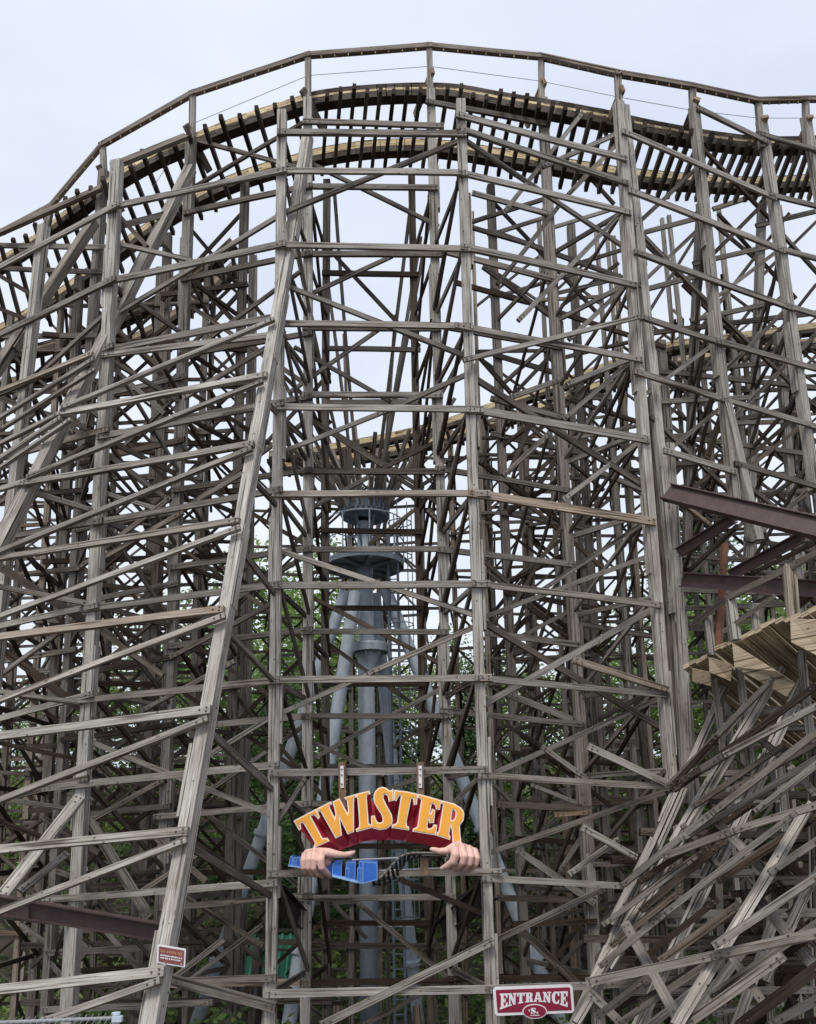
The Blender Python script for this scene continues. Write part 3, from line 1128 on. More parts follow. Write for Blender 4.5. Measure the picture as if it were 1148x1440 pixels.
S_G4 = Trestle('faint farthest trestle low behind everything, among the trees', at(500, 1250, 26))
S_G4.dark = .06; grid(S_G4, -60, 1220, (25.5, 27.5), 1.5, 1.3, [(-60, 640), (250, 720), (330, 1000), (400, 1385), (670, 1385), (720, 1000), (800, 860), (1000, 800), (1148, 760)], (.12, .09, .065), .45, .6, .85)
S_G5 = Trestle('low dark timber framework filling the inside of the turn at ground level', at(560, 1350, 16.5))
S_G5.dark = .18; grid(S_G5, 250, 900, (17.0, 19.0), 1.7, 1.15, [(250, 1100), (340, 1250), (400, 1420), (660, 1420), (720, 1200), (900, 1000)], (.12, .09, .07), .55, .6, .85)  # extra dark tone paints the shade inside the turn
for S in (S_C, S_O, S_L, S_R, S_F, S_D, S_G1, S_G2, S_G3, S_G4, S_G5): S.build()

# ================================================================== the track over the crest
def resample(pts, step):
    out = [pts[0]]; acc = 0
    for a, b in zip(pts, pts[1:]):
        L = (b - a).length; t = step - acc
        while t <= L: out.append(a.lerp(b, t / L)); t += step
        acc = L - (t - step)
    return out
def smooth_pts(raw, n=6):
    P = [at(*r) for r in raw]; out = []
    for i in range(len(P) - 1):
        p0, p1, p2, p3 = P[max(0, i - 1)], P[i], P[i + 1], P[min(len(P) - 1, i + 2)]
        for k in range(n):
            t = k / n
            out.append(0.5 * ((2 * p1) + (p2 - p0) * t + (2 * p0 - 5 * p1 + 4 * p2 - p3) * t * t + (3 * p1 - p0 - 3 * p2 + p3) * t ** 3))
    out.append(P[-1]); return out
def band(m, pts, w, t, off, tone, warm, up=Vector((0, 0, 1))):
    u0 = rnd.random() * 30
    for a, b in zip(pts, pts[1:]):
        d = (b - a).normalized(); side = d.cross(up).normalized(); u = side.cross(d)
        e = d * .01
        m.beam(a + u * off[1] + side * off[0] - e, b + u * off[1] + side * off[0] + e, w, t, side, (min(1, max(0, tone + rnd.uniform(-.08, .08))), 0, max(0, warm + rnd.uniform(-.1, .1))), 0)
def make_track(label, near, far, step, tie=(.075, .11), over=.36, rail_w=.34, lift=(15, 21), yellow=True, tone=.85, cat='coaster track', split=-1e6, step2=None):
    e = empty('coaster_track', at(*near[len(near) // 2]), label, cat)
    near = [(x, y + lift[0], d) for x, y, d in near]; far = [(x, y + lift[1], d) for x, y, d in far]
    Pn, Pf = smooth_pts(near), smooth_pts(far)
    q = rail_w
    cut = next((i for i, p in enumerate(Pn) if proj(p)[0] > split), 0)
    segs = [(Pf, .40, .42, .06)]
    if cut: segs.append((Pn[:cut + 1], .42, .36, .0))
    segs.append((Pn[cut:], (.40, .14, .30) if split < 1e5 else (.3, .45, 0)))
    for sg in segs:
        P = sg[0]; fr = sg[1] if len(sg) == 2 else sg[1:]
        z = .055
        for fz, mt, tn, nm in ((fr[0], WOOD, .88, 'rail'), (fr[1], RAILTAN if yellow else TAN, .0 if yellow else .6, 'rail_underlayer'), (fr[2], WOOD, .92, 'rail')):
            if fz <= 0: continue
            m = MB(); band(m, P, q * fz, .2, (0, z + q * fz / 2), tn, .25 if nm != 'rail' else 0); m.build(nm, mt, e); z += q * fz
        m = MB(); band(m, P, .03, .10, (0, z + .015), .9, 0); m.build('running_steel', BLACKST, e)
    if step2:
        A1_, A2_ = resample(Pn[:cut + 1], step), resample(Pn[cut:], step2); A = A1_ + A2_[1:]
    else: A = resample(Pn, step)
    n = len(A)
    totn = [0]
    for a, b in zip(Pn, Pn[1:]): totn.append(totn[-1] + (b - a).length)
    tot = [0]
    for a, b in zip(Pf, Pf[1:]): tot.append(tot[-1] + (b - a).length)
    ties = []
    for i in range(n):
        if step2: sn = (len(A1_) - 1) * step / (len(A1_) - 1) * i if i < len(A1_) else (len(A1_) - 1) * step + (i - len(A1_) + 1) * step2
        else: sn = i * step
        s = tot[-1] * min(1, sn / totn[-1]); k = 0
        while k < len(tot) - 2 and tot[k + 1] < s: k += 1
        q = Pf[k].lerp(Pf[k + 1], (s - tot[k]) / max(1e-6, tot[k + 1] - tot[k]))
        d = (A[i] - q).normalized()
        ties.append((A[i] + d * (over * (1.25 if step2 and i < len(A1_) else 1) + rnd.uniform(-.1, .13)), q - d * (over * .75 + rnd.uniform(-.06, .06))))
    for i, (a, b) in enumerate(ties):
        m = MB(); m.beam(a, b, tie[0], tie[1], Vector((0, -.3, -1)), (min(1, .85 + rnd.uniform(-.2, .2)), 0, rnd.uniform(0, .1)))
        if i < 100: m.build('tie', WOOD, e)
    return e, Pn, Pf
near = [(-40, 395, 17.0), (40, 345, 16.4), (100, 300, 15.7), (160, 256, 15.1), (215, 224, 14.7), (270, 200, 14.4), (330, 176, 14.2), (400, 153, 14.05), (450, 139, 14.0), (520, 131, 14.0), (590, 128, 14.0), (640, 130, 14.0), (700, 141, 13.95), (760, 151, 13.85), (820, 162, 13.7), (880, 174, 13.6), (940, 186, 13.8), (1010, 197, 14.3), (1080, 203, 14.8), (1170, 200, 15.5)]
far_ = [(-20, 470, 18.2), (75, 415, 17.6), (142, 366, 17.0), (204, 320, 16.5), (258, 285, 16.1), (312, 256, 15.8), (364, 236, 15.6), (418, 221, 15.45), (460, 210, 15.4), (525, 201, 15.4), (590, 199, 15.4), (640, 203, 15.4), (695, 212, 15.35), (750, 221, 15.25), (805, 230, 15.1), (860, 238, 15.0), (915, 244, 15.2), (985, 249, 15.7), (1060, 252, 16.2), (1170, 246, 16.9)]
TRK, TN, TF = make_track('banked track of dark ties and two rails arching over the crest of the hill', near, far_, .36, split=436, step2=.262)
hx_n = [(380, 652, 20.2), (430, 648, 20.0), (500, 636, 20.0), (570, 622, 20.0), (640, 603, 19.9), (700, 582, 19.7), (770, 560, 19.4), (850, 530, 19.0), (930, 502, 18.6), (1030, 488, 18.3), (1170, 470, 18.2)]
hx_f = [(390, 668, 21.5), (440, 664, 21.3), (505, 654, 21.3), (572, 642, 21.3), (640, 625, 21.2), (698, 606, 21.0), (765, 584, 20.7), (842, 556, 20.3), (920, 528, 19.9), (1018, 512, 19.6), (1160, 494, 19.5)]
make_track('lower curved helix track with pale yellow rail timbers seen far behind the central bay', hx_n, hx_f, .34, (.08, .10), .2, .34, lift=(0, 0), split=1e6)
lf_n = [(-60, 520, 18.4), (20, 510, 18.1), (110, 486, 17.8), (200, 448, 17.4), (280, 398, 17.0), (335, 350, 16.7)]
lf_f = [(-60, 560, 19.7), (25, 548, 19.4), (115, 522, 19.1), (205, 482, 18.7), (285, 430, 18.3), (340, 380, 18.0)]
make_track('dark dipping track half hidden inside the left trestle', lf_n, lf_f, .33, (.08, .11), .2, .3, yellow=False, lift=(0, 0))

# ---- handrail with posts, pegs and a cable, along the outside of the crest
def handrail():
    e = empty('handrail', at(605, 62, 14), 'long wooden handrail on posts along the top of the crest against the sky', 'handrail')
    top = [(-40, 338, 16.2), (0, 327, 15.9), (70, 290, 15.4), (143, 203, 15.1), (270, 131, 14.15), (433, 77, 13.68), (604, 64, 13.68), (762, 79, 13.9), (870, 103, 12.95), (975, 121, 13.5), (1068, 141, 14.1), (1135, 139, 14.6), (1180, 139, 14.9)]
    P = [at(*t) for t in top]
    for a, b in zip(P, P[1:]):
        m = MB(); d = (b - a).normalized() * .06
        tn = (.62 + rnd.uniform(-.1, .1), 0, .25)
        m.beam(a - d, b + d, .075, .05, NEAR, tn, .002); m.beam(a - d + Vector((0, .05, .045)), b + d + Vector((0, .05, .045)), .03, .15, NEAR, tn, .002)
        L = (b - a).length; k = int(L / .26)
        for i in range(1, k):
            c = a.lerp(b, i / k) + Vector((0, 0, -.04)); m.beam(c, c + Vector((0, 0, -.055)), .022, .03, NEAR, (.4, 0, .9), 0)
        m.build('rail', WOOD, e)
    foot = {2: (58, 345), 3: (146, 262), 4: (269, 205), 5: (433, 155), 6: (606, 140), 7: (763, 155), 8: (873, 165), 9: (978, 180), 10: (1074, 205), 11: (1137, 205)}
    for i, (fx, fy) in foot.items():
        d = top[i][2]; m = MB(); m.beam(at(top[i][0], top[i][1] - 3, d) + Vector((0, .06, 0)), at(fx, fy, d) + Vector((0, .06, 0)), .115, .11, NEAR, (.35, 0, .1)); m.build('post', WOOD, e)
    for i in (6, 7, 8, 9, 10, 11):
        fx, fy = foot[i]; d = top[i][2]; m = MB()
        m.beam(at(fx + 3, fy - 42, d - .05), at(fx - 22, fy + 22, d + .9), .13, .07, NEAR, (.3, 0, .7)); m.build('bracket', TAN, e)
    for i in (3, 4, 5):
        fx, fy = foot[i]; d = top[i][2]; m = MB()
        m.beam(at(fx - 8, fy - 30, d - .05), at(fx + 26, fy + 36, d + .7), .13, .07, NEAR, (.5, 0, .2)); m.build('bracket', WOOD, e)
    wire = [(215, 262, 14.8), (270, 172, 14.15), (433, 104, 13.7), (604, 91, 13.7), (762, 112, 13.9), (870, 134, 12.97), (975, 153, 13.5), (1068, 164, 14.1), (1160, 164, 14.7)]
    m = MB(); m.path([at(*q) + Vector((0, .03, 0)) for q in wire], .006, 6); m.build('cable', WIRE, e)
handrail()
# ---- walkway plank rails on the left of the crest
for i, (a, b, lab) in enumerate((((-20, 336, 15.6), (143, 264, 14.9), 'broad dark plank rail sloping down to the left edge below the handrail'),
                                 ((158, 234, 13.3), (262, 192, 13.9), 'short dark plank on top of the left trestle post under the handrail'))):
    m = MB(); m.beam(at(*a), at(*b), .14, .08, Vector((0, -1, .3)), (.68, 0, .2))
    tag(m.build('plank_rail', WOOD, origin=at(*a)), lab, 'plank rail')

# ================================================================== ramp at lower right
def ramp_track():
    e = empty('ramp_track', at(1050, 900, 11), 'steep tan planked ramp of the coaster seen from below at right', 'coaster track')
    up = [(968, 940, 12.6), (997, 921, 12.1), (1031, 904, 11.6), (1062, 889, 11.1), (1091, 877, 10.7), (1118, 866, 10.35), (1148, 860, 10.0), (1200, 850, 9.6)]
    P = [at(*q) for q in up]
    A = resample(P, .15)
    vec = at(1118 + 150, 866 + 140, 12.2) - at(1118, 866, 10.35)
    for a in A:
        m = MB(); m.beam(a + Vector((0, 0, rnd.uniform(-.03, .03))) - vec.normalized() * rnd.uniform(0, .06), a + vec, .10, .075, Vector((-.3, -.6, -.7)), (max(0, rnd.uniform(-.1, .4)), 0, rnd.uniform(.0, .25)))
        m.build('deck_plank', TAN, e)
    def plate(px, d0, dk, tone):
        m = MB(); pts = [at(x, y, d) for x, y, d in px]; back = [p + Vector((.03, .07, .02)) for p in pts]
        i = len(m.v); m.prism(pts, back, 0, (tone, 0, .3))
        k = len(pts); mn = pts[0]
        uv = [((p - mn).length * .9, (p.z - mn.z)) for p in pts]; m.uv[0] = uv
        m.build('side_board', TAN, e, fix=True)
    plate([(1030, 904, 11.45), (1033, 938, 11.4), (1107, 980, 10.9), (1119, 961, 10.75), (1093, 944, 10.85)], 0, 0, .15)
    plate([(1112, 870, 10.2), (1113, 903, 10.15), (1175, 935, 9.75), (1175, 872, 9.75)], 0, 0, .2)
    plate([(997, 924, 11.95), (998, 945, 11.9), (1028, 958, 11.6), (1030, 935, 11.55)], 0, 0, .5)
    plate([(974, 940, 12.4), (974, 958, 12.4), (1000, 965, 12.0), (1000, 946, 12.0)], 0, 0, .6)
    h = empty('handrail', at(1111, 870, 10.6), 'dark wooden handrail rising over the tan ramp at right', 'handrail')
    def rb(nm, a, b, w, t, tone, warm=.2, mat=WOOD):
        m = MB(); m.beam(at(*a), at(*b), w, t, NEAR, (tone, 0, warm)); m.build(nm, mat, h)
    rb('rail', (972, 880, 12.2), (1025, 840, 11.5), .09, .06, .7); rb('rail', (1022, 842, 11.5), (1112, 797, 10.6), .09, .06, .6); rb('rail', (1108, 799, 10.6), (1170, 768, 10.0), .09, .06, .55)
    rb('rail', (1018, 888, 11.6), (1090, 838, 10.9), .06, .05, .5)
    rb('post', (1110, 795, 10.6), (1116, 872, 10.55), .14, .12, .3, .5); rb('post', (1027, 838, 11.5), (1036, 900, 11.45), .12, .1, .15, 0); rb('post', (994, 860, 12), (1001, 922, 11.95), .1, .09, .4, 0)
    rb('post', (1062, 850, 11.3), (1066, 890, 11.2), .11, .09, .25, 0)
ramp_track()
m = MB(); m.tube(at(1020, 765, 12.6), at(1011, 912, 12.6), .055, .06, 12)
tag(m.build('rusty_pole', RUST, origin=at(1011, 912, 12.6)), 'thin rust orange upright pole beside the upper end of the tan ramp', 'pole')

# ================================================================== steel girders
def hbeam(m, P, Q, h, wd, n=NEAR, tf=.018, tw=.02):
    u = (Q - P).normalized(); nn = (n - u * n.dot(u)).normalized(); v = u.cross(nn)
    m.beam(P, Q, h - 2 * tf, tw, nn, wob=0, tint=(0, 0, 0))
    for s in (1, -1): m.beam(P + v * s * (h / 2 - tf / 2), Q + v * s * (h / 2 - tf / 2), tf, wd, nn, wob=0, tint=(0, 0, 0))
g = empty('girder_pair', at(945, 830, 12.6), 'pair of maroon steel girders with two diagonal struts jutting in from the right edge', 'steel girder')
for nm, a, b, h in (('girder', (938, 692, 12.9), (1215, 758, 9.9), .29), ('girder', (960, 815, 12.9), (1215, 832, 10.2), .24)):
    m = MB(); hbeam(m, at(*a), at(*b), h, .13, Vector((.1, -1, -.35))); m.build(nm, MAROON, g)
for a, b in (((955, 776, 12.8), (1034, 727, 12.0)), ((1028, 808, 12.1), (1134, 752, 11.1)), ((1120, 850, 11.3), (1170, 810, 10.8))):
    m = MB(); hbeam(m, at(*a) + Vector((0, .04, 0)), at(*b) + Vector((0, .04, 0)), .16, .14); m.build('strut', MAROON, g)
m = MB(); hbeam(m, at(-60, 1262, 10.7), at(228, 1311, 11.6), .235, .2)
m.beam(at(30, 1275, 10.95), at(30, 1294, 10.95), .012, .19, Vector((1, 0, 0)), (0, 0, 0), 0)
tag(m.build('steel_girder', MAROON, origin=at(100, 1290, 11.2)), 'maroon steel girder lying behind the raked leg with the red notice, at lower left', 'steel girder')
m = MB(); hbeam(m, at(386, 1256, 12.15), at(438, 1310, 14.6), .3, .22, Vector((.8, -.5, -.1)))
tag(m.build('steel_girder', BLACKST, origin=at(412, 1290, 13)), 'dark steel girder running back from the left post below the blue toy train', 'steel girder')
m = MB(); hbeam(m, at(690, 1250, 12.15), at(622, 1308, 14.6), .3, .22, Vector((-.8, -.5, -.1)))
tag(m.build('steel_girder', BLACKST, origin=at(655, 1280, 13)), 'dark steel girder running back from the right post below the right hand sculpture', 'steel girder')

# ================================================================== steel tower
def tower():
    D = 18.0
    c = at(519, 1300, D); c.z = 0
    e = empty('steel_tower', Vector((c.x, c.y, 0)), 'blue grey tubular steel tower with splayed legs and round platforms inside the turn', 'tower')
    def zz(y): return at(519, y, D).z
    def sc(px): return MM(px, D)
    base = Vector((c.x, D, 0))
    m = MB(); m.tube(base + Vector((0, 0, -2.0)), base + Vector((0, 0, zz(735))), sc(13.5), sc(11), 24); m.build('column', GALV, e, smooth=True)
    for (tx, ty), (bx, by), dt, db, r in (((500, 834), (402, 1470), -.5, -1.9, 9), ((486, 832), (262, 1480), 0, -.2, 8.5), ((542, 828), (806, 1480), -.1, -.9, 9), ((527, 835), (592, 1470), .5, 1.9, 9)):
        m = MB(); P, Q = at(tx, ty, D + dt), at(bx, by, D + db)
        m.tube(P, Q, sc(r), sc(r), 18)
        for f in (.55, .82):
            X = P.lerp(Q, f); d = (Q - P).normalized(); m.tube(X - d * .05, X + d * .05, sc(r) * 1.35, None, 18)
        m.build('leg', GALV, e, smooth=False)
    # flared collar
    b2 = base + Vector((sc(6), 0, 0)); z0 = zz(912)
    m = MB(); m.lathe(b2 + Vector((0, 0, z0)), [(sc(12), .10), (sc(25), .10), (sc(26), .06), (sc(26), -.10), (sc(24.5), -.10), (sc(24.5), .02), (sc(14), -.02), (sc(11.5), -.5), (sc(11.0), -.5)], 36)
    for k in range(6):
        th = k * math.pi / 3 + .3; r_ = Vector((math.cos(th), math.sin(th), 0))
        m.prism([b2 + r_ * sc(11) + Vector((0, 0, z0 - .48)), b2 + r_ * sc(24) + Vector((0, 0, z0 - .02)), b2 + r_ * sc(11) + Vector((0, 0, z0 - .02))],
                [b2 + r_ * sc(11) + r_.cross(Vector((0, 0, 1))) * .03 + Vector((0, 0, z0 - .48)), b2 + r_ * sc(24) + r_.cross(Vector((0, 0, 1))) * .03 + Vector((0, 0, z0 - .02)), b2 + r_ * sc(11) + r_.cross(Vector((0, 0, 1))) * .03 + Vector((0, 0, z0 - .02))])
    m.build('collar', GALV, e, fix=True)
    # platform
    z1 = zz(795)
    m = MB(); m.lathe(base + Vector((0, 0, z1)), [(sc(11), .05), (sc(56), .05), (sc(57), .07), (sc(57), -.06), (sc(55.5), -.06), (sc(55.5), 0), (sc(11), 0)], 48)
    for k in range(8):
        th = k * math.pi / 4 + .2; r_ = Vector((math.cos(th), math.sin(th), 0))
        m.beam(base + r_ * sc(11) + Vector((0, 0, z1 - .06)), base + r_ * sc(55) + Vector((0, 0, z1 - .06)), .1, .05, Vector((0, 0, 1)), wob=0)
    pf = m.build('platform', paint('platform_steel', (0.26, 0.31, 0.36), .6, .2), e, fix=True)
    m = MB()
    for k in range(9):
        th = k * math.pi / 4.5; p = base + Vector((math.cos(th), math.sin(th), 0)) * sc(57) + Vector((0, 0, z1 + .05))
        m.tube(p, p + Vector((0, 0, .95)), .017, seg=6)
    for h in (.5, .97):
        for k in range(40):
            a, b = [base + Vector((math.cos(t), math.sin(t), 0)) * sc(57) + Vector((0, 0, z1 + .03 + h)) for t in (k * math.pi / 20, (k + 1) * math.pi / 20)]
            m.tube(a, b, .016, seg=6)
    m.build('railing', GALV, e)
    # drum
    z2 = zz(727)
    m = MB(); m.lathe(base + Vector((0, 0, z2)), [(sc(11), -.03), (sc(33.5), -.02), (sc(34), 0), (sc(34), .42), (sc(32.5), .42), (sc(32), .1), (sc(11), .1)], 40)
    for k in range(28):
        th = k * 2 * math.pi / 28; p = base + Vector((math.cos(th), math.sin(th), 0)) * sc(34.5) + Vector((0, 0, z2))
        m.beam(p + Vector((0, 0, .05)), p + Vector((0, 0, .5)), .05, .05, Vector((math.cos(th), math.sin(th), 0)), wob=0)
    m.build('drum', GALVD, e, fix=True)
    m = MB()
    for k in range(6):
        th = k * math.pi / 3 + .1; r_ = Vector((math.cos(th), math.sin(th), 0))
        m.beam(base + r_ * sc(10) + Vector((0, 0, z2 - .75)), base + r_ * sc(26) + Vector((0, 0, z2 - .05)), .045, .035, Vector((0, 0, 1)), wob=0)
    m.build('drum_bracing', GALVD, e)
    # spokes
    ends = [(405, 300, 15.9), (425, 560, 15.8), (440, 470, 16.2), (452, 330, 15.9), (470, 262, 15.6), (484, 470, 18.5), (500, 600, 20.2), (530, 640, 20.4), (556, 443, 17.5), (580, 270, 15.8), (592, 333, 16), (615, 255, 15.9), (600, 620, 20.2), (640, 560, 17.5), (660, 480, 16.6), (400, 620, 16.5), (385, 690, 17.0), (660, 640, 18), (460, 610, 20.3), (380, 500, 16.2)]
    for k in range(18):
        th = k * math.pi / 9 + .1; r_ = Vector((math.cos(th), math.sin(th), 0)); L = rnd.uniform(.9, 1.5)
        m = MB(); m.beam(base + r_ * sc(32) + Vector((0, 0, z2 + .1)), base + r_ * (sc(32) + L * .55) + Vector((0, 0, z2 + .3 + L)), .085, .06, NEAR, (rnd.uniform(.2, .8), 0, .1)); m.build('spoke', WOOD, e)
    for i, q in enumerate(ends):
        E_ = at(*q); d = E_ - base; th = math.atan2(d.y, d.x)
        P = base + Vector((math.cos(th), math.sin(th), 0)) * sc(31) + Vector((0, 0, z2 + .2))
        m = MB(); m.beam(P, E_, .075, .06, NEAR, (.6 + rnd.uniform(-.25, .2), 0, .1)); m.build('spoke', WOOD, e)
    # caged ladder
    m = MB()
    for dx in (34, 48):
        m.tube(base + Vector((sc(dx), -.35, -1.8)), base + Vector((sc(dx), -.35, zz(760))), .03, seg=8)
    z = -1.5
    while z < zz(770):
        m.tube(base + Vector((sc(34), -.35, z)), base + Vector((sc(48), -.35, z)), .013, seg=6); z += .3
    m.build('ladder', GALVD, e)
    m = MB(); z = 1.6; cc = base + Vector((sc(52), -.35, 0)); R_ = sc(17)
    while z < zz(715):
        for k in range(14):
            a, b = [cc + Vector((math.cos(t) * R_, math.sin(t) * R_ + .2, z)) for t in (k * math.pi / 7, (k + 1) * math.pi / 7)]
            m.tube(a, b, .013, seg=5)
        z += .8
    for k in range(7):
        t = k * 2 * math.pi / 7; p = cc + Vector((math.cos(t) * R_, math.sin(t) * R_ + .2, 0))
        m.tube(p + Vector((0, 0, 1.6)), p + Vector((0, 0, zz(715))), .012, seg=5)
    m.build('ladder_cage', GALVD, e)
    for y in (1190, 1300):
        m = MB(); m.beam(base + Vector((0, 0, zz(y))), base + Vector((sc(60), -.2, zz(y))), .1, .06, NEAR, wob=0); m.build('ladder_bracket', GALV, e)
tower()

# ================================================================== flat lettering helper: outlines become solid letters
def shape_mesh(name, loops, mat, parent, d, front, thick, grow=0.0, map_=None):
    """loops: lists of (X, Z) metres at depth d; the face sits `front` metres nearer than d"""
    cu = bpy.data.curves.new(name, 'CURVE'); cu.dimensions = '2D'; cu.fill_mode = 'BOTH'
    cu.extrude = thick / 2; cu.offset = grow
    for L in loops:
        sp = cu.splines.new('POLY'); sp.points.add(len(L) - 1); sp.use_cyclic_u = True
        for p, (x, z) in zip(sp.points, L): p.co = (x, z, 0, 1)
    o = bpy.data.objects.new('tmp', cu); COL.objects.link(o)
    dg = bpy.context.evaluated_depsgraph_get(); dg.update()
    me = bpy.data.meshes.new_from_object(o.evaluated_get(dg))
    bpy.data.objects.remove(o); bpy.data.curves.remove(cu)
    off = Vector((0, 0, 0)); q = parent
    while q is not None: off += q.location; q = q.parent
    for v in me.vertices:
        x, z, h = v.co; v.co = Vector((x, d - front + (thick / 2 - h), z)) - off
    me.name = name; me.materials.clear(); me.materials.append(mat)
    bm = bmesh.new(); bm.from_mesh(me); bmesh.ops.recalc_face_normals(bm, faces=bm.faces); bm.to_mesh(me); bm.free()
    ob = bpy.data.objects.new(name, me); COL.objects.link(ob); ob.parent = parent
    return ob
def area2(L): return sum(a[0] * b[1] - b[0] * a[1] for a, b in zip(L, L[1:] + L[:1]))
def orient(L, ccw=True): return L if (area2(L) > 0) == ccw else L[::-1]
def xz(x, y, d):
    p = at(x, y, d); return (p.x, p.z)

# ================================================================== the arched sign
def twister():
    D = 11.62
    e = empty('arched_sign', at(535, 1150, D), 'big arched sign of orange letters reading TWISTER on crimson blocks', 'sign')
    Ka, Kb = .11324, .11324
    fa = lambda L: [(405 + x * Ka, 1095 + y * Ka) for x, y in L]
    fb = lambda L: [(530 + x * Kb, 1095 + y * Kb) for x, y in L]
    Tl = fa([(75, 525), (350, 380), (397, 478), (376, 503), (340, 458), (310, 452), (282, 470), (430, 745), (490, 738), (515, 775), (318, 862), (340, 800), (200, 560), (172, 540), (155, 565), (162, 626), (138, 638)])
    Wl = fa([(356, 378), (535, 288), (547, 316), (518, 330), (516, 358), (582, 492), (594, 440), (560, 288), (640, 248), (668, 300), (742, 435), (752, 400), (737, 272), (700, 238), (846, 194), (848, 228), (822, 240), (817, 300), (818, 660), (745, 690), (642, 485), (668, 703), (595, 740), (412, 412), (372, 402)])
    Il = fa([(852, 192), (1010, 153), (1023, 190), (982, 202), (976, 235), (1002, 560), (1030, 575), (1044, 608), (855, 660), (845, 630), (884, 610), (890, 555), (868, 255), (856, 230)])
    Sl = fb([(-38, 250), (-36, 205), (-18, 160), (18, 123), (65, 105), (108, 114), (150, 145), (180, 150), (203, 130), (207, 270), (152, 284), (140, 220), (110, 192), (84, 203), (80, 240), (110, 310), (185, 450), (196, 520), (182, 576), (122, 622), (40, 636), (-20, 622), (-52, 612), (-66, 600), (-66, 468), (-27, 460), (-12, 510), (10, 544), (45, 553), (72, 538), (78, 505), (60, 445), (-5, 345), (-26, 300)])
    T2 = fb([(216, 145), (360, 160), (508, 192), (497, 322), (462, 325), (452, 243), (425, 252), (366, 540), (372, 588), (402, 604), (396, 640), (188, 610), (196, 572), (230, 566), (254, 545), (304, 208), (272, 216), (242, 276), (215, 266)])
    El = fb([(512, 192), (660, 230), (798, 272), (780, 386), (742, 380), (726, 330), (700, 308), (678, 318), (660, 432), (676, 428), (688, 378), (724, 394), (708, 548), (656, 550), (646, 500), (640, 510), (624, 600), (640, 626), (690, 612), (710, 570), (747, 580), (734, 702), (446, 655), (452, 622), (490, 612), (508, 590), (555, 265), (540, 246), (511, 232)])
    Ro = fb([(805, 273), (960, 313), (1045, 362), (1078, 405), (1084, 450), (1075, 520), (1030, 580), (1036, 700), (1050, 800), (945, 782), (938, 640), (918, 580), (896, 690), (912, 725), (905, 758), (746, 706), (750, 668), (772, 655), (828, 320), (804, 308)])
    Rh = fb([(940, 385), (966, 388), (980, 415), (982, 450), (970, 500), (945, 520), (920, 516), (930, 440)])
    VX, VY, K, DB = 537.0, 1230.0, .74, .20
    for nm, L, H in (('T', Tl, None), ('W', Wl, None), ('I', Il, None), ('S', Sl, None), ('T', T2, None), ('E', El, None), ('R', Ro, Rh)):
        lo = [orient([xz(x, y, D) for x, y in L])]
        if H: lo.append(orient([xz(x, y, D) for x, y in H], False))
        lt = shape_mesh('letter', lo, ORANGE, e, D, .012, .02, -.014)
        shape_mesh('outline', lo, CREAM, lt, D, .004, .012, .004)
        m = MB(); LL = orient([(x, -y) for x, y in L])
        front = [at(x, -y, D + .012) for x, y in LL]
        cxx = sum(p[0] for p in LL) / len(LL); cyy = sum(-p[1] for p in LL) / len(LL)
        mid = (VX * .35 + cxx * .65, VY)
        back = [at(VX + (x - VX) * (K + .07), VY + (-y - VY) * (K + .02), D + DB + .0) for x, y in LL]
        m.prism(front, back)
        m.build('block', CRIMSON, e, fix=True)
    # shared crimson backing that closes the gaps between the letters
    top = [(428, 1176), (445, 1160), (470, 1144), (500, 1132), (535, 1126), (570, 1131), (602, 1142), (625, 1155), (640, 1172)]
    bot = [(617, 1193), (598, 1186), (570, 1182), (535, 1181), (508, 1184), (494, 1190), (478, 1196), (450, 1197), (440, 1190)]
    m = MB(); pts = [at(x, y, D + .13) for x, y in bot[::-1]] + [at(x, y, D + .13) for x, y in top[::-1]]
    pts = orient([(p.x, p.z) for p in pts]); fr = [Vector((x, D + .2, z)) for x, z in pts]
    m.prism(fr, [p + Vector((0, .12, 0)) for p in fr]); m.build('backing', CRIMSON, e, fix=True)
    for x in (481, 591):
        m = MB(); m.beam(at(x, 1072, D + .17), at(x + 1, 1135, D + .17), .10, .05, NEAR, wob=.001); hg = m.build('hanger', RUSTW, e)
        m = MB(); m.beam(at(x, 1077, D + .13), at(x + .5, 1108, D + .13), .048, .012, NEAR, wob=0)
        m.build('plate', SIGNWHITE, hg)
        m = MB()
        for y in (1082, 1090, 1103):
            p = at(x, y, D + .13); m.tube(p + Vector((0, -.006, 0)), p + Vector((0, -.02, 0)), .012, seg=8)
        m.build('bolt', BLACKST, hg)
twister()

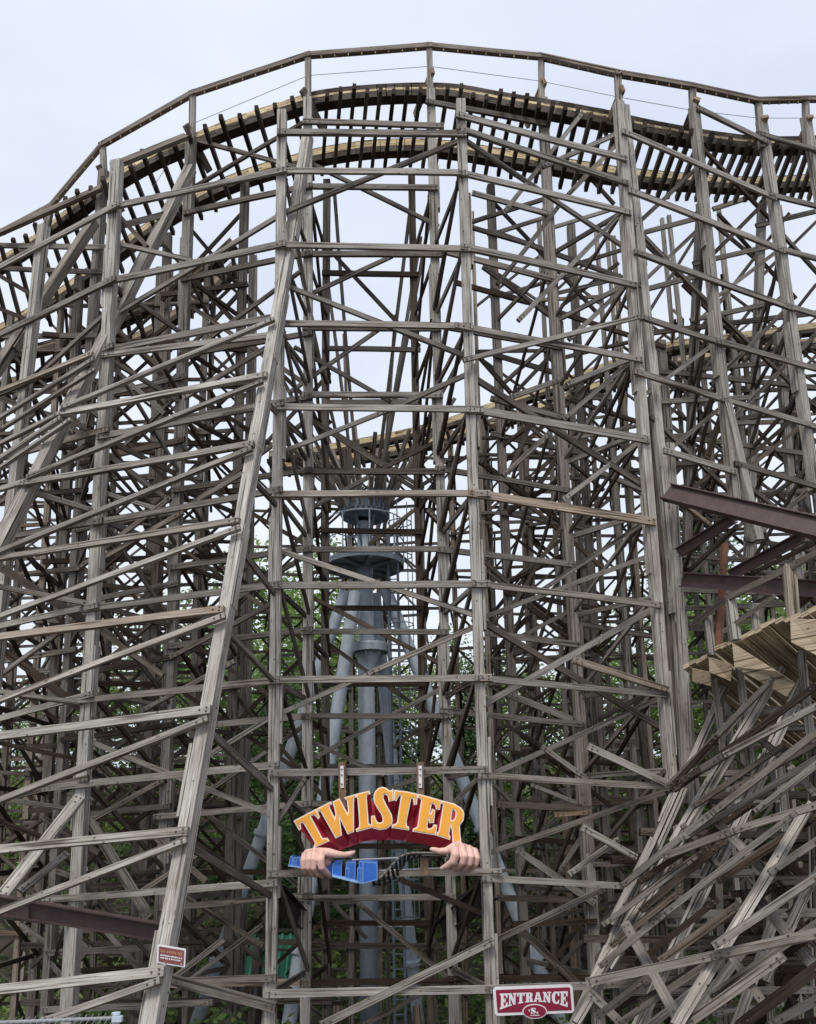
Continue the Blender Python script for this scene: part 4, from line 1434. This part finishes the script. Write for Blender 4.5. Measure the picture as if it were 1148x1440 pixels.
# ================================================================== hands holding the track, and the blue train
def solid_hand(label, blobs, loc, nails=()):
    m = MB()
    def ball(c, r):
        i = len(m.v); A, B = 10, 16
        for a in range(A + 1):
            for b in range(B):
                th = math.pi * a / A; ph = 2 * math.pi * b / B
                m.v.append(c + Vector((math.sin(th) * math.cos(ph), math.sin(th) * math.sin(ph), math.cos(th))) * max(1e-4, r))
        for a in range(A):
            for b in range(B): m.face((i + a * B + b, i + (a + 1) * B + b, i + (a + 1) * B + (b + 1) % B, i + a * B + (b + 1) % B))
    for ch in blobs:
        for (p, r), (q, s) in zip(ch, ch[1:]):
            k = max(2, int((q - p).length / (min(r, s) * .35)))
            for i in range(k + 1): ball(p.lerp(q, i / k), lerp(r, s, i / k))
    o = m.build('hand_sculpture', SKIN, origin=loc, smooth=True)
    md = o.modifiers.new('remesh', 'REMESH'); md.mode = 'VOXEL'; md.voxel_size = .0085
    md = o.modifiers.new('smooth', 'SMOOTH'); md.factor = .5; md.iterations = 3
    dg = bpy.context.evaluated_depsgraph_get(); dg.update()
    me = bpy.data.meshes.new_from_object(o.evaluated_get(dg)); o.modifiers.clear(); o.data = me
    me.polygons.foreach_set('use_smooth', [True] * len(me.polygons))
    tag(o, label, 'hand sculpture', 'hand sculptures under the arched sign')
    for c, r, ax in nails:
        n = MB(); i = 0
        for a in range(12):
            th = a * math.pi / 6; n.v.append(c + Vector((math.cos(th) * r, -.004, math.sin(th) * r * .7)))
        n.v.append(c + Vector((0, -.016, 0))); 
        for a in range(12): n.face((a, (a + 1) % 12, 12))
        n.build('nail', NAIL, o, smooth=True)
    return o
ke, kf = .13066, .13937
def he(x, y, d, r): return (at(395 + x * ke, 1175 + y * ke, d), MM(r * ke, d))
def hf(x, y, d, r): return (at(530 + x * kf, 1170 + y * kf, d), MM(r * kf, d))
solid_hand('pink sculpted hand under the arched sign, gripping the blue toy train from above', [
    [he(250, 205, 11.52, 27), he(237, 270, 11.42, 29), he(240, 350, 11.42, 27), he(268, 400, 11.50, 24), he(300, 425, 11.60, 20)],
    [he(300, 185, 11.50, 32), he(292, 265, 11.40, 33), he(296, 350, 11.40, 31), he(330, 408, 11.48, 27), he(372, 438, 11.60, 21)],
    [he(362, 180, 11.48, 36), he(352, 265, 11.37, 37), he(356, 350, 11.37, 34), he(395, 412, 11.46, 29), he(445, 444, 11.60, 22)],
    [he(440, 185, 11.47, 42), he(428, 270, 11.34, 44), he(440, 345, 11.34, 40), he(490, 400, 11.44, 33), he(540, 448, 11.58, 22)],
    [he(280, 185, 11.62, 36), he(380, 175, 11.6, 44), he(480, 185, 11.58, 52), he(520, 215, 11.56, 55)],
    [he(300, 250, 11.62, 60), he(420, 260, 11.60, 70), he(490, 280, 11.58, 60)],
    [he(420, 170, 11.55, 40), he(520, 190, 11.48, 52), he(600, 205, 11.45, 42), he(680, 210, 11.45, 33), he(745, 200, 11.45, 30), he(790, 180, 11.45, 17)],
], at(470, 1215, 11.5), [])
solid_hand('pink sculpted hand with thumb pointing left, fingers curled over the end of the twisted track', [
    [hf(790, 150, 11.48, 42), hf(792, 235, 11.36, 46), hf(770, 300, 11.36, 40), hf(710, 345, 11.42, 32), hf(660, 368, 11.48, 23)],
    [hf(865, 155, 11.48, 38), hf(885, 250, 11.37, 40), hf(868, 310, 11.38, 36), hf(820, 358, 11.46, 29), hf(790, 382, 11.54, 21)],
    [hf(930, 165, 11.50, 35), hf(955, 255, 11.40, 36), hf(938, 320, 11.41, 33), hf(895, 370, 11.49, 27), hf(865, 392, 11.57, 20)],
    [hf(990, 190, 11.53, 32), hf(1015, 265, 11.45, 33), hf(1002, 325, 11.46, 30), hf(965, 370, 11.53, 25), hf(935, 390, 11.59, 19)],
    [hf(780, 150, 11.60, 45), hf(870, 160, 11.60, 45), hf(990, 200, 11.62, 38)],
    [hf(820, 230, 11.62, 65), hf(930, 250, 11.62, 65), hf(985, 280, 11.64, 40)],
    [hf(830, 130, 11.52, 40), hf(770, 160, 11.46, 46), hf(700, 192, 11.45, 36), hf(630, 196, 11.45, 32), hf(575, 180, 11.45, 27), hf(553, 175, 11.45, 20)],
], at(640, 1205, 11.5), [(at(530 + 655 * kf, 1170 + 372 * kf, 11.5) + Vector((0, -.018, 0)), .017, 0)])

def train():
    D = 11.55
    e = empty('toy_train', at(515, 1235, D), 'bright blue toy coaster train gripped by the left hand', 'toy train')
    P = lambda L, d: [at(395 + x * ke, 1175 + y * ke, d) for x, y in L]
    def panel(nm, L, d, th, mat=BLUE, edge=True, skew=.06):
        m = MB(); fr = P(L, d); bk = [p + Vector((-.0, th, .02)) for p in fr]
        m.prism(fr, bk); o = m.build(nm, mat, e, fix=True)
        if edge:
            b = MB(); r = .0042
            for a, c in zip(fr, fr[1:] + fr[:1]): b.tube(a, c, r, seg=6)
            b.build('edge_trim', BLUEEDGE, o)
        return o
    panel('front_panel', [(887, 287), (1037, 300), (1037, 478), (885, 516)], 11.40, .30)
    panel('side_panel', [(842, 287), (884, 287), (880, 514), (868, 510)], 11.43, .25)
    panel('side_panel', [(828, 353), (868, 353), (864, 510), (822, 492)], 11.41, .10)
    panel('seat_back', [(706, 293), (804, 293), (800, 480), (700, 455)], 11.46, .22)
    panel('side_panel', [(700, 353), (735, 353), (733, 468), (697, 456)], 11.44, .10)
    panel('seat_back', [(578, 290), (656, 284), (650, 446), (556, 432), (560, 330)], 11.48, .22)
    panel('interior', [(560, 300), (890, 310), (888, 500), (556, 430)], 11.60, .10, BLACK, False)
    panel('side_rail', [(552, 430), (880, 512), (882, 528), (552, 446)], 11.42, .12, BLUEEDGE, False)
    for L in ([(104, 230), (132, 232), (118, 335), (86, 328)], [(140, 238), (158, 238), (150, 338), (126, 336)], [(172, 238), (206, 240), (206, 342), (160, 340)]):
        panel('seat_back', L, 11.60, .14, BLUE)
    panel('side_rail', [(76, 322), (215, 340), (215, 352), (80, 334)], 11.57, .12, BLUEEDGE, False)
    panel('interior', [(100, 262), (330, 262), (330, 345), (96, 330)], 11.66, .08, BLACK, False)
    panel('body', [(210, 262), (560, 290), (560, 430), (210, 342)], 11.55, .14, BLUE, False)
train()
def twisted():
    e = empty('toy_track', at(580, 1220, 11.6), 'black twisted ladder of toy track curling between the blue train and the right hand', 'toy track')
    G = lambda x, y, d: at(530 + x * kf, 1170 + y * kf, d)
    r1 = [(-30, 500, 11.45), (40, 460, 11.45), (110, 390, 11.48), (170, 320, 11.5), (225, 260, 11.52), (290, 225, 11.55), (370, 212, 11.58), (450, 212, 11.6), (560, 215, 11.6), (700, 225, 11.62)]
    r2 = [(-30, 535, 11.6), (70, 520, 11.62), (150, 470, 11.65), (215, 400, 11.68), (255, 335, 11.7), (310, 275, 11.7), (370, 250, 11.7), (450, 240, 11.68), (560, 240, 11.66), (700, 250, 11.66)]
    a, b = [G(*p) for p in r1], [G(*p) for p in r2]
    m = MB(); m.path(a, .016, 8); m.build('rail', paint('grey_brown_paint', (0.16, .145, .125), .6), e)
    m = MB(); m.path(b, .014, 8); m.build('rail', BLACK, e)
    A, B = resample(a, .082), None
    L = sum((q - p).length for p, q in zip(a, a[1:]))
    n = len(A)
    Lb = sum((q - p).length for p, q in zip(b, b[1:]))
    Bs = resample(b, Lb / n * .999)
    for i in range(0, min(n, len(Bs)) - 4):
        m = MB(); d = (Bs[i] - A[i]); m.beam(A[i] - d * .1, Bs[i] + d * .3, .036, .022, Vector((0, -1, .3)), wob=0); m.build('tie', BLACK, e)
    m = MB(); m.tube(G(-250, 285, 11.72), G(250, 262, 11.72), .014, seg=10); m.tube(G(0, 395, 11.72), G(700, 365, 11.72), .014, seg=10); m.build('rod', WIRE, e)
    m = MB(); m.beam(G(478, 265, 11.72), G(482, 435, 11.72), .11, .04, NEAR, wob=0); m.build('bracket', RUSTW, e)
twisted()

# ================================================================== ENTRANCE sign
GL = {
 'E': ([(0, 14), (10, 14), (10, 9.5), (8.6, 9.5), (7, 12.2), (5, 12.2), (5, 8.2), (6.2, 8.2), (6.4, 9.4), (7.4, 9.4), (7.4, 4.8), (6.4, 4.8), (6.2, 6.2), (5, 6.2), (5, 1.8), (7, 1.8), (8.6, 4.6), (10, 4.6), (10, 0), (0, 0), (0, 1.6), (1.4, 1.6), (1.4, 12.4), (0, 12.4)], None, 10),
 'N': ([(0, 14), (4.2, 14), (7.6, 6.4), (7.6, 12.4), (6.2, 12.4), (6.2, 14), (11, 14), (11, 12.4), (9.6, 12.4), (9.6, 0), (7, 0), (3.2, 8.4), (3.2, 1.6), (4.7, 1.6), (4.7, 0), (0, 0), (0, 1.6), (1.4, 1.6), (1.4, 12.4), (0, 12.4)], None, 11),
 'T': ([(0, 14), (10, 14), (10, 9.4), (8.7, 9.4), (7.7, 12.2), (6.8, 12.2), (6.8, 1.6), (8.3, 1.6), (8.3, 0), (1.7, 0), (1.7, 1.6), (3.2, 1.6), (3.2, 12.2), (2.3, 12.2), (1.3, 9.4), (0, 9.4)], None, 10),
 'R': ([(0, 14), (7, 14), (9.3, 12.8), (9.8, 10.6), (9.3, 8.4), (7.8, 7), (9.2, 5.6), (9.5, 1.6), (10.6, 1.6), (10.6, 0), (7.2, 0), (6.2, 1.2), (6, 5.2), (5, 6), (5, 1.6), (6, 1.6), (6, 0), (0, 0), (0, 1.6), (1.4, 1.6), (1.4, 12.4), (0, 12.4)], [(5, 12.2), (6, 12), (6.4, 10.4), (6, 8.4), (5, 8)], 10.6),
 'A': ([(3.6, 14), (7.2, 14), (10, 1.6), (11, 1.6), (11, 0), (6.2, 0), (6.2, 1.6), (7, 1.6), (6.7, 3.4), (3.7, 3.4), (3.3, 1.6), (4.1, 1.6), (4.1, 0), (0, 0), (0, 1.6), (1, 1.6)], [(4.1, 5.2), (6.3, 5.2), (5.2, 10.4)], 11),
 'C': ([(10, 14), (10, 9), (8.5, 9), (7.5, 11.6), (6.1, 12.2), (4.9, 11.4), (4.3, 9), (4.3, 5), (4.9, 2.6), (6.1, 1.8), (7.6, 2.6), (8.6, 5), (10, 5), (9.5, 1.8), (8, .3), (5.5, -.2), (2.6, .5), (.9, 3), (.3, 7), (.9, 11), (2.6, 13.5), (5.5, 14.2), (7.5, 13.6), (8.4, 14)], None, 10.2),
 'S': ([(9.2, 13.8), (9.2, 9.6), (7.6, 9.6), (6.4, 11.9), (5, 12.3), (4.1, 11.6), (4.3, 10.4), (8, 8), (9.7, 5.8), (9.7, 3.2), (8.2, .8), (5.5, -.2), (3.2, .4), (2, 0), (.6, 0), (.6, 4.8), (2.2, 4.8), (3.4, 2.2), (5.2, 1.7), (6.2, 2.5), (5.8, 3.8), (2, 6.4), (.6, 8.4), (.7, 11), (2.2, 13.4), (4.8, 14.2), (6.8, 13.6), (7.8, 13.8)], None, 10.2),
}
def rrect(x0, y0, x1, y1, r, k=5):
    out = []
    for cx, cy, a0 in ((x1 - r, y1 - r, 0), (x0 + r, y1 - r, 90), (x0 + r, y0 + r, 180), (x1 - r, y0 + r, 270)):
        for i in range(k + 1):
            a = R(a0 + 90 * i / k); out.append((cx + r * math.cos(a), cy + r * math.sin(a)))
    return out
def entrance():
    D = 11.7; k = 130 / 1148.0
    e = empty('entrance_sign', at(750, 1405, D), 'maroon sign with white border and white letters reading ENTRANCE', 'sign')
    def W(x, y):                       # picture tile coordinates with the sign's own tilt
        return xz(685 + x * k, 1375 + y * k, D)
    def sk(x, y):                      # upright sign space (0..1000, 0..330 down) to the tilted sign
        u = x / 1000.0; v = y / 330.0
        X = lerp(lerp(72, 1062, u), lerp(100, 1090, u), v); Y = lerp(lerp(118, 82, u), lerp(476, 438, u), v)
        return W(X, Y)
    outer = orient([sk(x, y) for x, y in rrect(0, 0, 1000, 330, 45)])
    inner = orient([sk(x, y) for x, y in rrect(34, 34, 966, 296, 12)])
    shape_mesh('board', [outer], SIGNWHITE, e, D, .0, .02)
    shape_mesh('panel', [inner], SIGNRED, e, D, .005, .006)
    # letters, taller toward both ends
    word = 'ENTRANCE'; adv = [GL[c][2] for c in word]; tot = sum(adv) + .5 * 7; x = 0
    for c, a in zip(word, adv):
        loops = []
        for i, L in enumerate(GL[c][:2]):
            if not L: continue
            q = []
            for gx, gy in L:
                u = (x + gx) / tot; X = 160 + u * 842
                top = 198 - 30 * u; dn = lerp(398, 366, u) - 4 * (u * (1 - u)) * 82
                q.append(W(X, lerp(dn, top, gy / 14.0)))
            loops.append(orient(q, i == 0))
        shape_mesh('letter', loops, SIGNWHITE, e, D, .009, .006)
        x += a + .5
    def oval(rx, ry): return orient([W(593 + rx * math.cos(t * math.pi / 20), 418 + ry * math.sin(t * math.pi / 20)) for t in range(40)])
    b = shape_mesh('oval_badge', [oval(152, 92)], SIGNWHITE, e, D, .012, .016)
    shape_mesh('oval_field', [oval(140, 80)], SIGNRED, b, D, .016, .006)
    S = [W(540 + gx * 6.6, 443 - gy * 5.0) for gx, gy in GL['S'][0]]
    shape_mesh('letter', [orient(S)], SIGNWHITE, b, D, .020, .006)
    shape_mesh('mark', [orient([W(612, 424), W(634, 420), W(636, 442), W(614, 444)])], SIGNWHITE, b, D, .020, .006)
    shape_mesh('mark', [orient([W(515, 398), W(530, 388), W(527, 402), W(532, 420), W(520, 416)])], SIGNWHITE, b, D, .020, .006)
    for i, wd in enumerate((22, 8, 14, 14, 12, 14, 10)):
        x0 = 538 + i * 17; shape_mesh('mark', [orient([W(x0, 460), W(x0 + min(13, wd), 459), W(x0 + min(13, wd), 471), W(x0, 472)])], SIGNWHITE, b, D, .020, .006)
entrance()

# ================================================================== small red notice
def notice():
    L = (O1T, O1B); c = on_y(L, 1344); D = c.y - .12; k = 70 / 1148.0
    e = empty('notice_sign', at(240, 1344, D), 'small faded red notice with white border fixed to the leaning raked leg', 'sign')
    def W(u, v):
        X = lerp(lerp(268, 925, u), lerp(250, 905, u), v); Y = lerp(lerp(215, 325, u), lerp(640, 755, u), v)
        return xz(205 + X * k, 1315 + Y * k, D)
    rr = lambda a, b, c_, d_, r: orient([W(x, y) for x, y in rrect(a, b, c_, d_, r)])
    shape_mesh('board', [rr(0, 0, 1, 1, .06)], SIGNWHITE, e, D, 0, .018)
    shape_mesh('panel', [rr(.065, .09, .95, .92, .03)], FADED, e, D, .004, .005)
    x = .12
    for wd in (.06, .06, .06, 0, .075, .06, .05, .05, .06, .05, 0, .06, .06, .05):
        if wd:
            a = .24 + rnd.uniform(-.015, .015); shape_mesh('mark', [rr(x, a, x + wd * .8, a + .15, .01)], FADEDTXT, e, D, .007, .004)
            x += wd
        else: x += .04
    for row, (y0, x1) in enumerate(((.50, .90), (.64, .80))):
        x = .13
        while x < x1:
            wd = rnd.uniform(.03, .055); shape_mesh('mark', [rr(x, y0, x + wd, y0 + .075, .008)], SIGNWHITE, e, D, .007, .004); x += wd + rnd.choice((.012, .012, .03))
    shape_mesh('mark', [rr(.84, .83, .91, .86, .005)], SIGNWHITE, e, D, .007, .004)
notice()

# ================================================================== chain-link fence, bottom left
def fence():
    d = 8.0; A, B = at(-60, 1441, 7.7), at(163, 1432, d)
    e = empty('chain_link_fence', Vector((B.x, B.y, 0)), 'pale blue grey chain link fence with a tubular top rail in the bottom left corner', 'fence')
    m = MB(); m.tube(A, B, .018, seg=12); m.build('top_rail', WIRE, e)
    for x, h in ((B.x, .03), (B.x - 2.2, .03)):
        m = MB(); y = B.y if x == B.x else A.y; m.tube(Vector((x, y, 0)), Vector((x, y, B.z + h)), .034, seg=12); m.tube(Vector((x, y, B.z + h)), Vector((x, y, B.z + h + .02)), .04, seg=12); m.build('post', GALV, e)
    m = MB(); m.beam(B + Vector((-.02, -.03, .0)), B + Vector((.07, -.03, 0)), .05, .05, NEAR, wob=0); m.build('clamp', GALV, e)
    m = MB(); u = (B - A); L = u.length; u /= L; st = .055; top = .05; low = -1.5
    n = int(L / st)
    for i in range(-30, n + 1):
        for s in (1, -1):
            pts = []
            a = A + u * (i * st) if s == 1 else A + u * ((i + 30) * st)
            # one straight wire of the diamond mesh, clipped to the fence
            z0, z1 = low, top
            t0 = i * st; t1 = t0 + s * (z1 - z0) * .75
            P, Q = (t0, z0), (t1, z1)
            if max(P[0], Q[0]) < 0 or min(P[0], Q[0]) > L: continue
            def clip(p, q):
                (x0, y0), (x1, y1) = p, q
                if x0 < 0: y0 += (0 - x0) * (y1 - y0) / (x1 - x0); x0 = 0
                if x0 > L: y0 += (L - x0) * (y1 - y0) / (x1 - x0); x0 = L
                return (x0, y0)
            p, q = clip(P, Q), clip(Q, P)
            m.tube(A + u * p[0] + Vector((0, -.028, p[1])), A + u * q[0] + Vector((0, -.028, q[1])), .003, seg=4, caps=False)
    m.build('mesh', WIRE, e)
fence()

# ================================================================== green roof seen low through the timbers
def green_roof():
    e = empty('green_roof', at(385, 1400, 21), 'bright green ribbed metal roof of a hut glimpsed low behind the trestle', 'hut')
    g = lambda x, y, d: at(280 + x * .1459, 1230 + y * .1459, d)
    P00, P10, P01 = g(330, 1010, 20.5), g(1050, 560, 22.8), g(330, 740, 22.4)
    a, b = g(300, 1020, 20.3), g(1010, 1020, 20.3); c, dd = g(1040, 585, 23), g(420, 585, 23)
    m = MB(); m.prism([a, b, c, dd], [p + Vector((0, .05, -.12)) for p in (a, b, c, dd)]); rf = m.build('roof', GREEN, e, fix=True)
    m = MB()
    for i in range(9):
        f = i / 8; m.beam(a.lerp(b, f) + Vector((0, -.02, .03)), dd.lerp(c, f) + Vector((0, -.02, .03)), .05, .05, Vector((0, -.6, .7)), wob=0)
    m.build('rib', paint('pale_green_metal', (.08, .42, .27), .4), rf)
    m = MB(); zb = hgt(a.x, 21) - .3
    fl = [Vector((a.x + .3, 20.8, zb)), Vector((b.x - .3, 20.8, zb)), Vector((b.x - .3, 20.8, a.z + .05)), Vector((a.x + .3, 20.8, a.z + .05))]
    m.prism(fl, [p + Vector((0, 1.6, 0)) for p in fl]); m.build('wall', BARK, e, fix=True)
green_roof()

# ================================================================== trees and undergrowth
def leaf_cloud(m, c, rad, n, size, dark):
    for _ in range(n):
        v = Vector((rnd.gauss(0, 1), rnd.gauss(0, 1), rnd.gauss(0, 1))).normalized() * (rnd.random() ** .4)
        p = c + Vector((v.x * rad[0], v.y * rad[1], v.z * rad[2]))
        a = Vector((rnd.gauss(0, 1), rnd.gauss(0, 1), rnd.gauss(0, .6))).normalized(); b = a.orthogonal().normalized()
        b = (b + a.cross(b) * rnd.uniform(-1, 1)).normalized(); s = size * rnd.uniform(.6, 1.3)
        i = len(m.v); m.v += [p - a * s, p + b * s * .45, p + a * s, p - b * s * .45]
        m.face((i, i + 1, i + 2, i + 3), None, (min(1, max(0, dark + rnd.uniform(-.25, .25))), 0, 0))
def make_tree(H, Wd, seed, conifer=False):
    global rnd
    keep = rnd; rnd = random.Random(seed)
    o = empty('tree', Vector((0, 0, 0)))
    m = MB(); top = Vector((rnd.uniform(-.3, .3), rnd.uniform(-.3, .3), H * .8)); pts = [Vector((0, 0, -.6)), Vector((.05, .1, H * .3)), top * .65 + Vector((.1, 0, 0)), top]
    rr = [H * .02, H * .016, H * .011, .03]
    for i in range(3): m.tube(pts[i], pts[i + 1], rr[i], rr[i + 1], 9)
    lf = MB()
    for k in range(30 if not conifer else 34):
        z = H * (.18 + .8 * (k + rnd.random()) / 32); f = z / H
        if conifer: rad = Wd * (1 - f) * .95 + .15
        else: rad = Wd * math.sqrt(max(0.05, 1 - ((f - .55) / .5) ** 2)) * rnd.uniform(.65, 1.1)
        th = k * 2.4 + rnd.uniform(-.4, .4); e = Vector((math.cos(th) * rad, math.sin(th) * rad, z + rad * (.25 if not conifer else -.15)))
        s = Vector((0, 0, z * .85)); m.tube(s, e * .95 + Vector((0, 0, 0)), .05, .015, 5, False)
        for j in range(3):
            q = s.lerp(e, .45 + .28 * j)
            q += Vector((rnd.uniform(-.4, .4), rnd.uniform(-.4, .4), rnd.uniform(-.3, .3)))
            lf.v; leaf_cloud(lf, q, (Wd * .27, Wd * .27, Wd * .17), 125, .095 if not conifer else .08, rnd.uniform(.15, .85))
    m.build('trunk', BARK, o, smooth=True); lf.build('crown', LEAF if not conifer else LEAFD, o)
    rnd = keep; return o
TREE_SPOTS = [  # picture x, picture y of the top, depth, kind, label
    (470, 880, 31, 0, 'tree glimpsed just left of the tower legs'), (585, 905, 33, 1, 'tree glimpsed right of the tower ladder'),
    (330, 845, 34, 2, 'tree behind the left trestle beside the splayed tower leg'), (420, 775, 38, 0, 'taller tree rising left of the round platform'),
    (230, 880, 36, 1, 'tree hidden behind the raked frame'), (130, 930, 33, 2, 'low tree behind the raked frame near the left edge'),
    (30, 960, 35, 0, 'tree at the far left edge behind the trestle'), (720, 905, 34, 2, 'tree low behind the right bay'),
    (800, 925, 32, 1, 'tree behind the right bay close to the doubled post'), (880, 890, 35, 0, 'tree behind the foot of the doubled post'),
    (985, 745, 36, 3, 'green conifer between the two maroon girders'), (1045, 790, 38, 1, 'tree above the tan ramp behind the girder struts'),
    (1110, 850, 33, 2, 'tree top just over the tan ramp at the right edge'), (660, 950, 29, 3, 'dark conifer low right of the tower'),
    (530, 960, 28, 3, 'dark conifer directly behind the tower column'), (390, 960, 28.5, 3, 'dark conifer behind the left centre post'),
    (1000, 800, 29, 1, 'tree filling the gap under the upper maroon girder'), (1100, 815, 27, 0, 'tree close behind the handrail over the tan ramp'),
    (1170, 800, 36, 0, 'tree beyond the right edge behind the girders')]
protos = {}
for (px, py, d, kd, lab) in TREE_SPOTS:
    if kd not in protos:
        o = make_tree(10.0, (3.0, 3.6, 2.6, 2.3)[kd], 11 + kd, kd == 3); protos[kd] = o; kids = None
    else:
        src = protos[kd]; o = src.copy(); COL.objects.link(o)
        for ch in src.children:
            c = ch.copy(); COL.objects.link(c); c.parent = o
    p = at(px, py, d); g = hgt(p.x, d)
    h = p.z - g
    o.location = (p.x, d, g); o.rotation_euler = (0, 0, rnd.uniform(0, 6.28)); s = max(.35, h / 10.0); o.scale = (max(.7, s) * rnd.uniform(.9, 1.15),) * 2 + (s,)
    tag(o, lab, 'tree', 'trees behind the coaster')
def undergrowth():
    m = MB()
    for _ in range(700):
        x = rnd.uniform(-20, 20); y = rnd.uniform(19.5, 46)
        s = rnd.uniform(.5, 1.3)
        leaf_cloud(m, Vector((x, y, hgt(x, y) + s * .5)), (s, s, s * .8), 60, .10, rnd.uniform(.0, .6))
    for _ in range(260):
        x = rnd.uniform(-24, 24); y = rnd.uniform(33, 47); s = rnd.uniform(1.2, 2.3)
        leaf_cloud(m, Vector((x, y, hgt(x, y) + s * .6)), (s, s, s * .9), 110, .13, rnd.uniform(.05, .9))
    for _ in range(300):
        x = rnd.uniform(-13, 13); y = rnd.uniform(21.5, 31); s = rnd.uniform(.4, .8)
        if -5 < x < -1.6 and y < 25: continue
        leaf_cloud(m, Vector((x, y, hgt(x, y) + s * .5)), (s, s, s * .9), 60, .10, rnd.uniform(.0, .75))
    for _ in range(40):
        x = rnd.uniform(-8, 9); y = rnd.uniform(13.5, 19); s = rnd.uniform(.25, .5)
        leaf_cloud(m, Vector((x, y, hgt(x, y) + s * .4)), (s, s, s * .7), 30, .09, rnd.uniform(.0, .3))
    o = m.build('undergrowth', LEAF); o['kind'] = 'stuff'; o['label'] = 'leafy undergrowth below the trees'
undergrowth()
